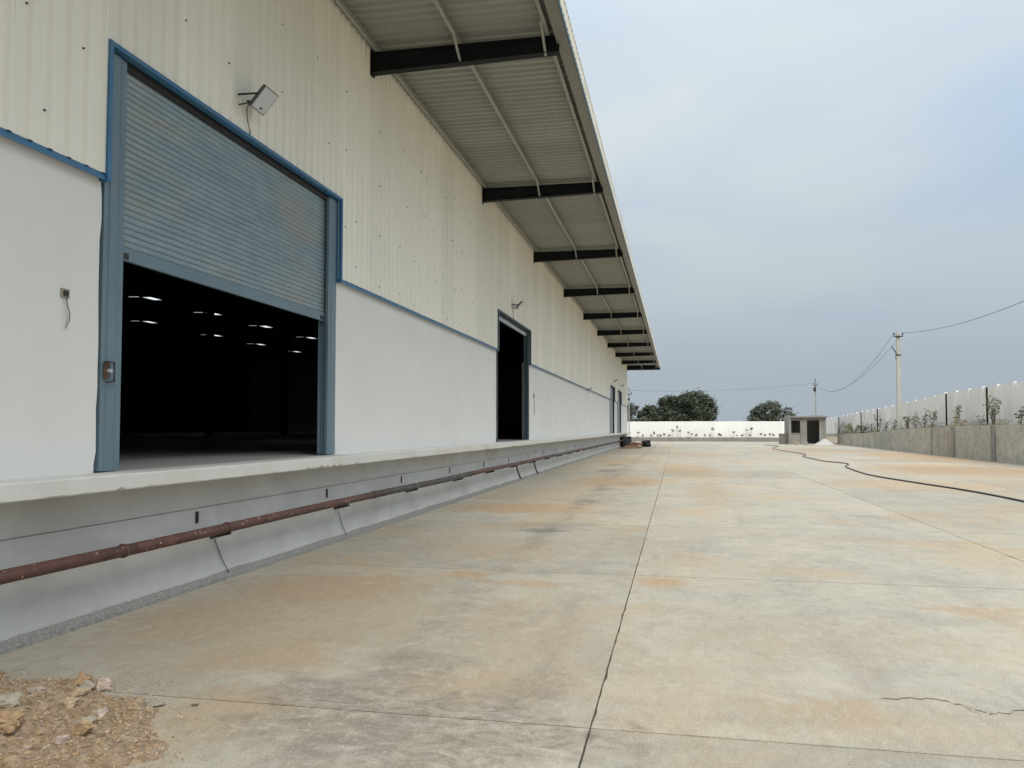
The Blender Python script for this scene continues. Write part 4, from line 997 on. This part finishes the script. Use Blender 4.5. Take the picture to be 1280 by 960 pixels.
# drop cells wholly outside
m.f = [f for f in m.f if any(m.v[i].z > -.004 for i in f)]
tag(m.build('rubble_heap', M['rubblesoil'], smooth=False), 'low heap of broken orange soil and rubble in the near left corner', 'rubble heap')
import bmesh
def pebbles(name, mat, n, s0, s1, seed, fn):
    rr = random.Random(seed); m = MB(); bm = bmesh.new(); bmesh.ops.create_icosphere(bm, subdivisions=1, radius=1)
    base = [v.co.copy() for v in bm.verts]; fs = [tuple(v.index for v in f.verts) for f in bm.faces]; bm.free()
    c = 0
    while c < n:
        x = rr.uniform(-4.8, -2.1); y = rr.uniform(2.6, 4.85)
        if not fn(x, y, rr): continue
        c += 1; s = s0 * (s1 / s0) ** (rr.random() ** 2.2)
        sx, sy, sz = s * rr.uniform(.7, 1.3), s * rr.uniform(.6, 1.1), s * rr.uniform(.4, .8); q = Matrix.Rotation(rr.uniform(0, 6.3), 3, 'Z') @ Matrix.Rotation(rr.uniform(-.6, .6), 3, 'X')
        z = max(0, hz(x, y)) + sz * .35
        m.add([Vector((x, y, z)) + q @ Vector((b.x * sx * rr.uniform(.75, 1.2), b.y * sy * rr.uniform(.75, 1.2), b.z * sz * rr.uniform(.7, 1.2))) for b in base], fs)
    return m.build(name, mat)
inn = lambda x, y, rr: inside(x, y) > .06
edge = lambda x, y, rr: (inside(x, y) < .25 and inside(x - .10, y - .05) > 0) or (rr.random() < .22 and inside(x - .32, y - .15) > 0)
tag(pebbles('gravel', M['stone_tan'], 5200, .003, .017, 1, inn), 'small tan gravel in the rubble heap', 'gravel', None, 'stuff')
tag(pebbles('gravel', M['stone_pink'], 1500, .003, .013, 2, inn), 'pale pinkish chips mixed into the rubble heap', 'gravel', None, 'stuff')
tag(pebbles('gravel', M['stone_orange'], 2400, .003, .016, 4, inn), 'orange clods mixed into the rubble heap', 'gravel', None, 'stuff')
tag(pebbles('gravel', M['stone_grey'], 2600, .002, .010, 3, edge), 'fine grey grit strewn round the rubble heap edge', 'gravel', None, 'stuff')
ST = [((-3.66, 3.80), (.12, .09, .045), 'stone_grey', 21, 'flat grey concrete slab fragment at the left edge of the rubble heap', .2, 'concrete fragment'),
      ((-3.36, 3.52), (.10, .085, .065), 'stone_orange', 22, 'big orange-brown lump in the bottom left corner of the rubble', .5, 'rock'),
      ((-3.50, 4.44), (.06, .045, .045), 'stone_pink', 23, 'pinkish rock topping the back edge of the rubble heap, right one', .3, 'rock'),
      ((-3.66, 4.44), (.055, .05, .045), 'stone_orange', 24, 'brown rock topping the back edge of the rubble heap, left one', .1, 'rock'),
      ((-3.58, 4.38), (.05, .035, .035), 'stone_grey', 29, 'small grey rock between the two rocks on the heap\'s back edge', .8, 'rock'),
      ((-3.02, 4.24), (.055, .04, .03), 'stone_grey', 25, 'grey stone lying off the right rim of the rubble heap', .4, 'stone'),
      ((-3.12, 3.82), (.05, .032, .028), 'stone_grey', 26, 'grey stone low in the middle of the rubble heap', .6, 'stone'),
      ((-3.16, 3.98), (.028, .09, .02), 'stone_pink', 27, 'long pale splinter of stone lying in the rubble', .5, 'stone'),
      ((-3.02, 3.68), (.055, .045, .04), 'stone_orange', 28, 'rusty orange clod near the front right of the rubble heap', .2, 'rock'),
      ((-3.42, 4.12), (.05, .045, .035), 'stone_tan', 30, 'tan rock in the upper middle of the rubble heap', .9, 'rock'),
      ((-3.75, 4.18), (.05, .035, .03), 'stone_pink', 31, 'pale stone in the upper left of the rubble heap', .3, 'stone'),
      ((-3.36, 3.98), (.065, .035, .028), 'stone_tan', 32, 'long tan clod right of the grey slab fragment', 1.9, 'rock'),
      ((-3.05, 3.56), (.04, .03, .022), 'stone_pink', 33, 'pale stone right of the big orange-brown lump', .1, 'stone')]
for (x, y), s, mt, sd, lb, rz_, ct in ST:
    o = rock('stone' if ct != 'concrete fragment' else 'concrete_fragment', (x, y, max(0, hz(x, y)) + s[2] * .55), s, M[mt], sd, rz_, 4, jag=.4)
    tag(o, lb, ct)
tag(pebbles('gravel', M['stone_tan'], 1500, .002, .012, 6, edge), 'fine tan crumbs strewn round the rubble heap edge', 'gravel', None, 'stuff')
tag(rock('stone', (-2.79, 4.30, .012), (.03, .02, .016), M['stone_grey'], 41), 'tiny dark stone lying alone right of the rubble heap', 'stone')
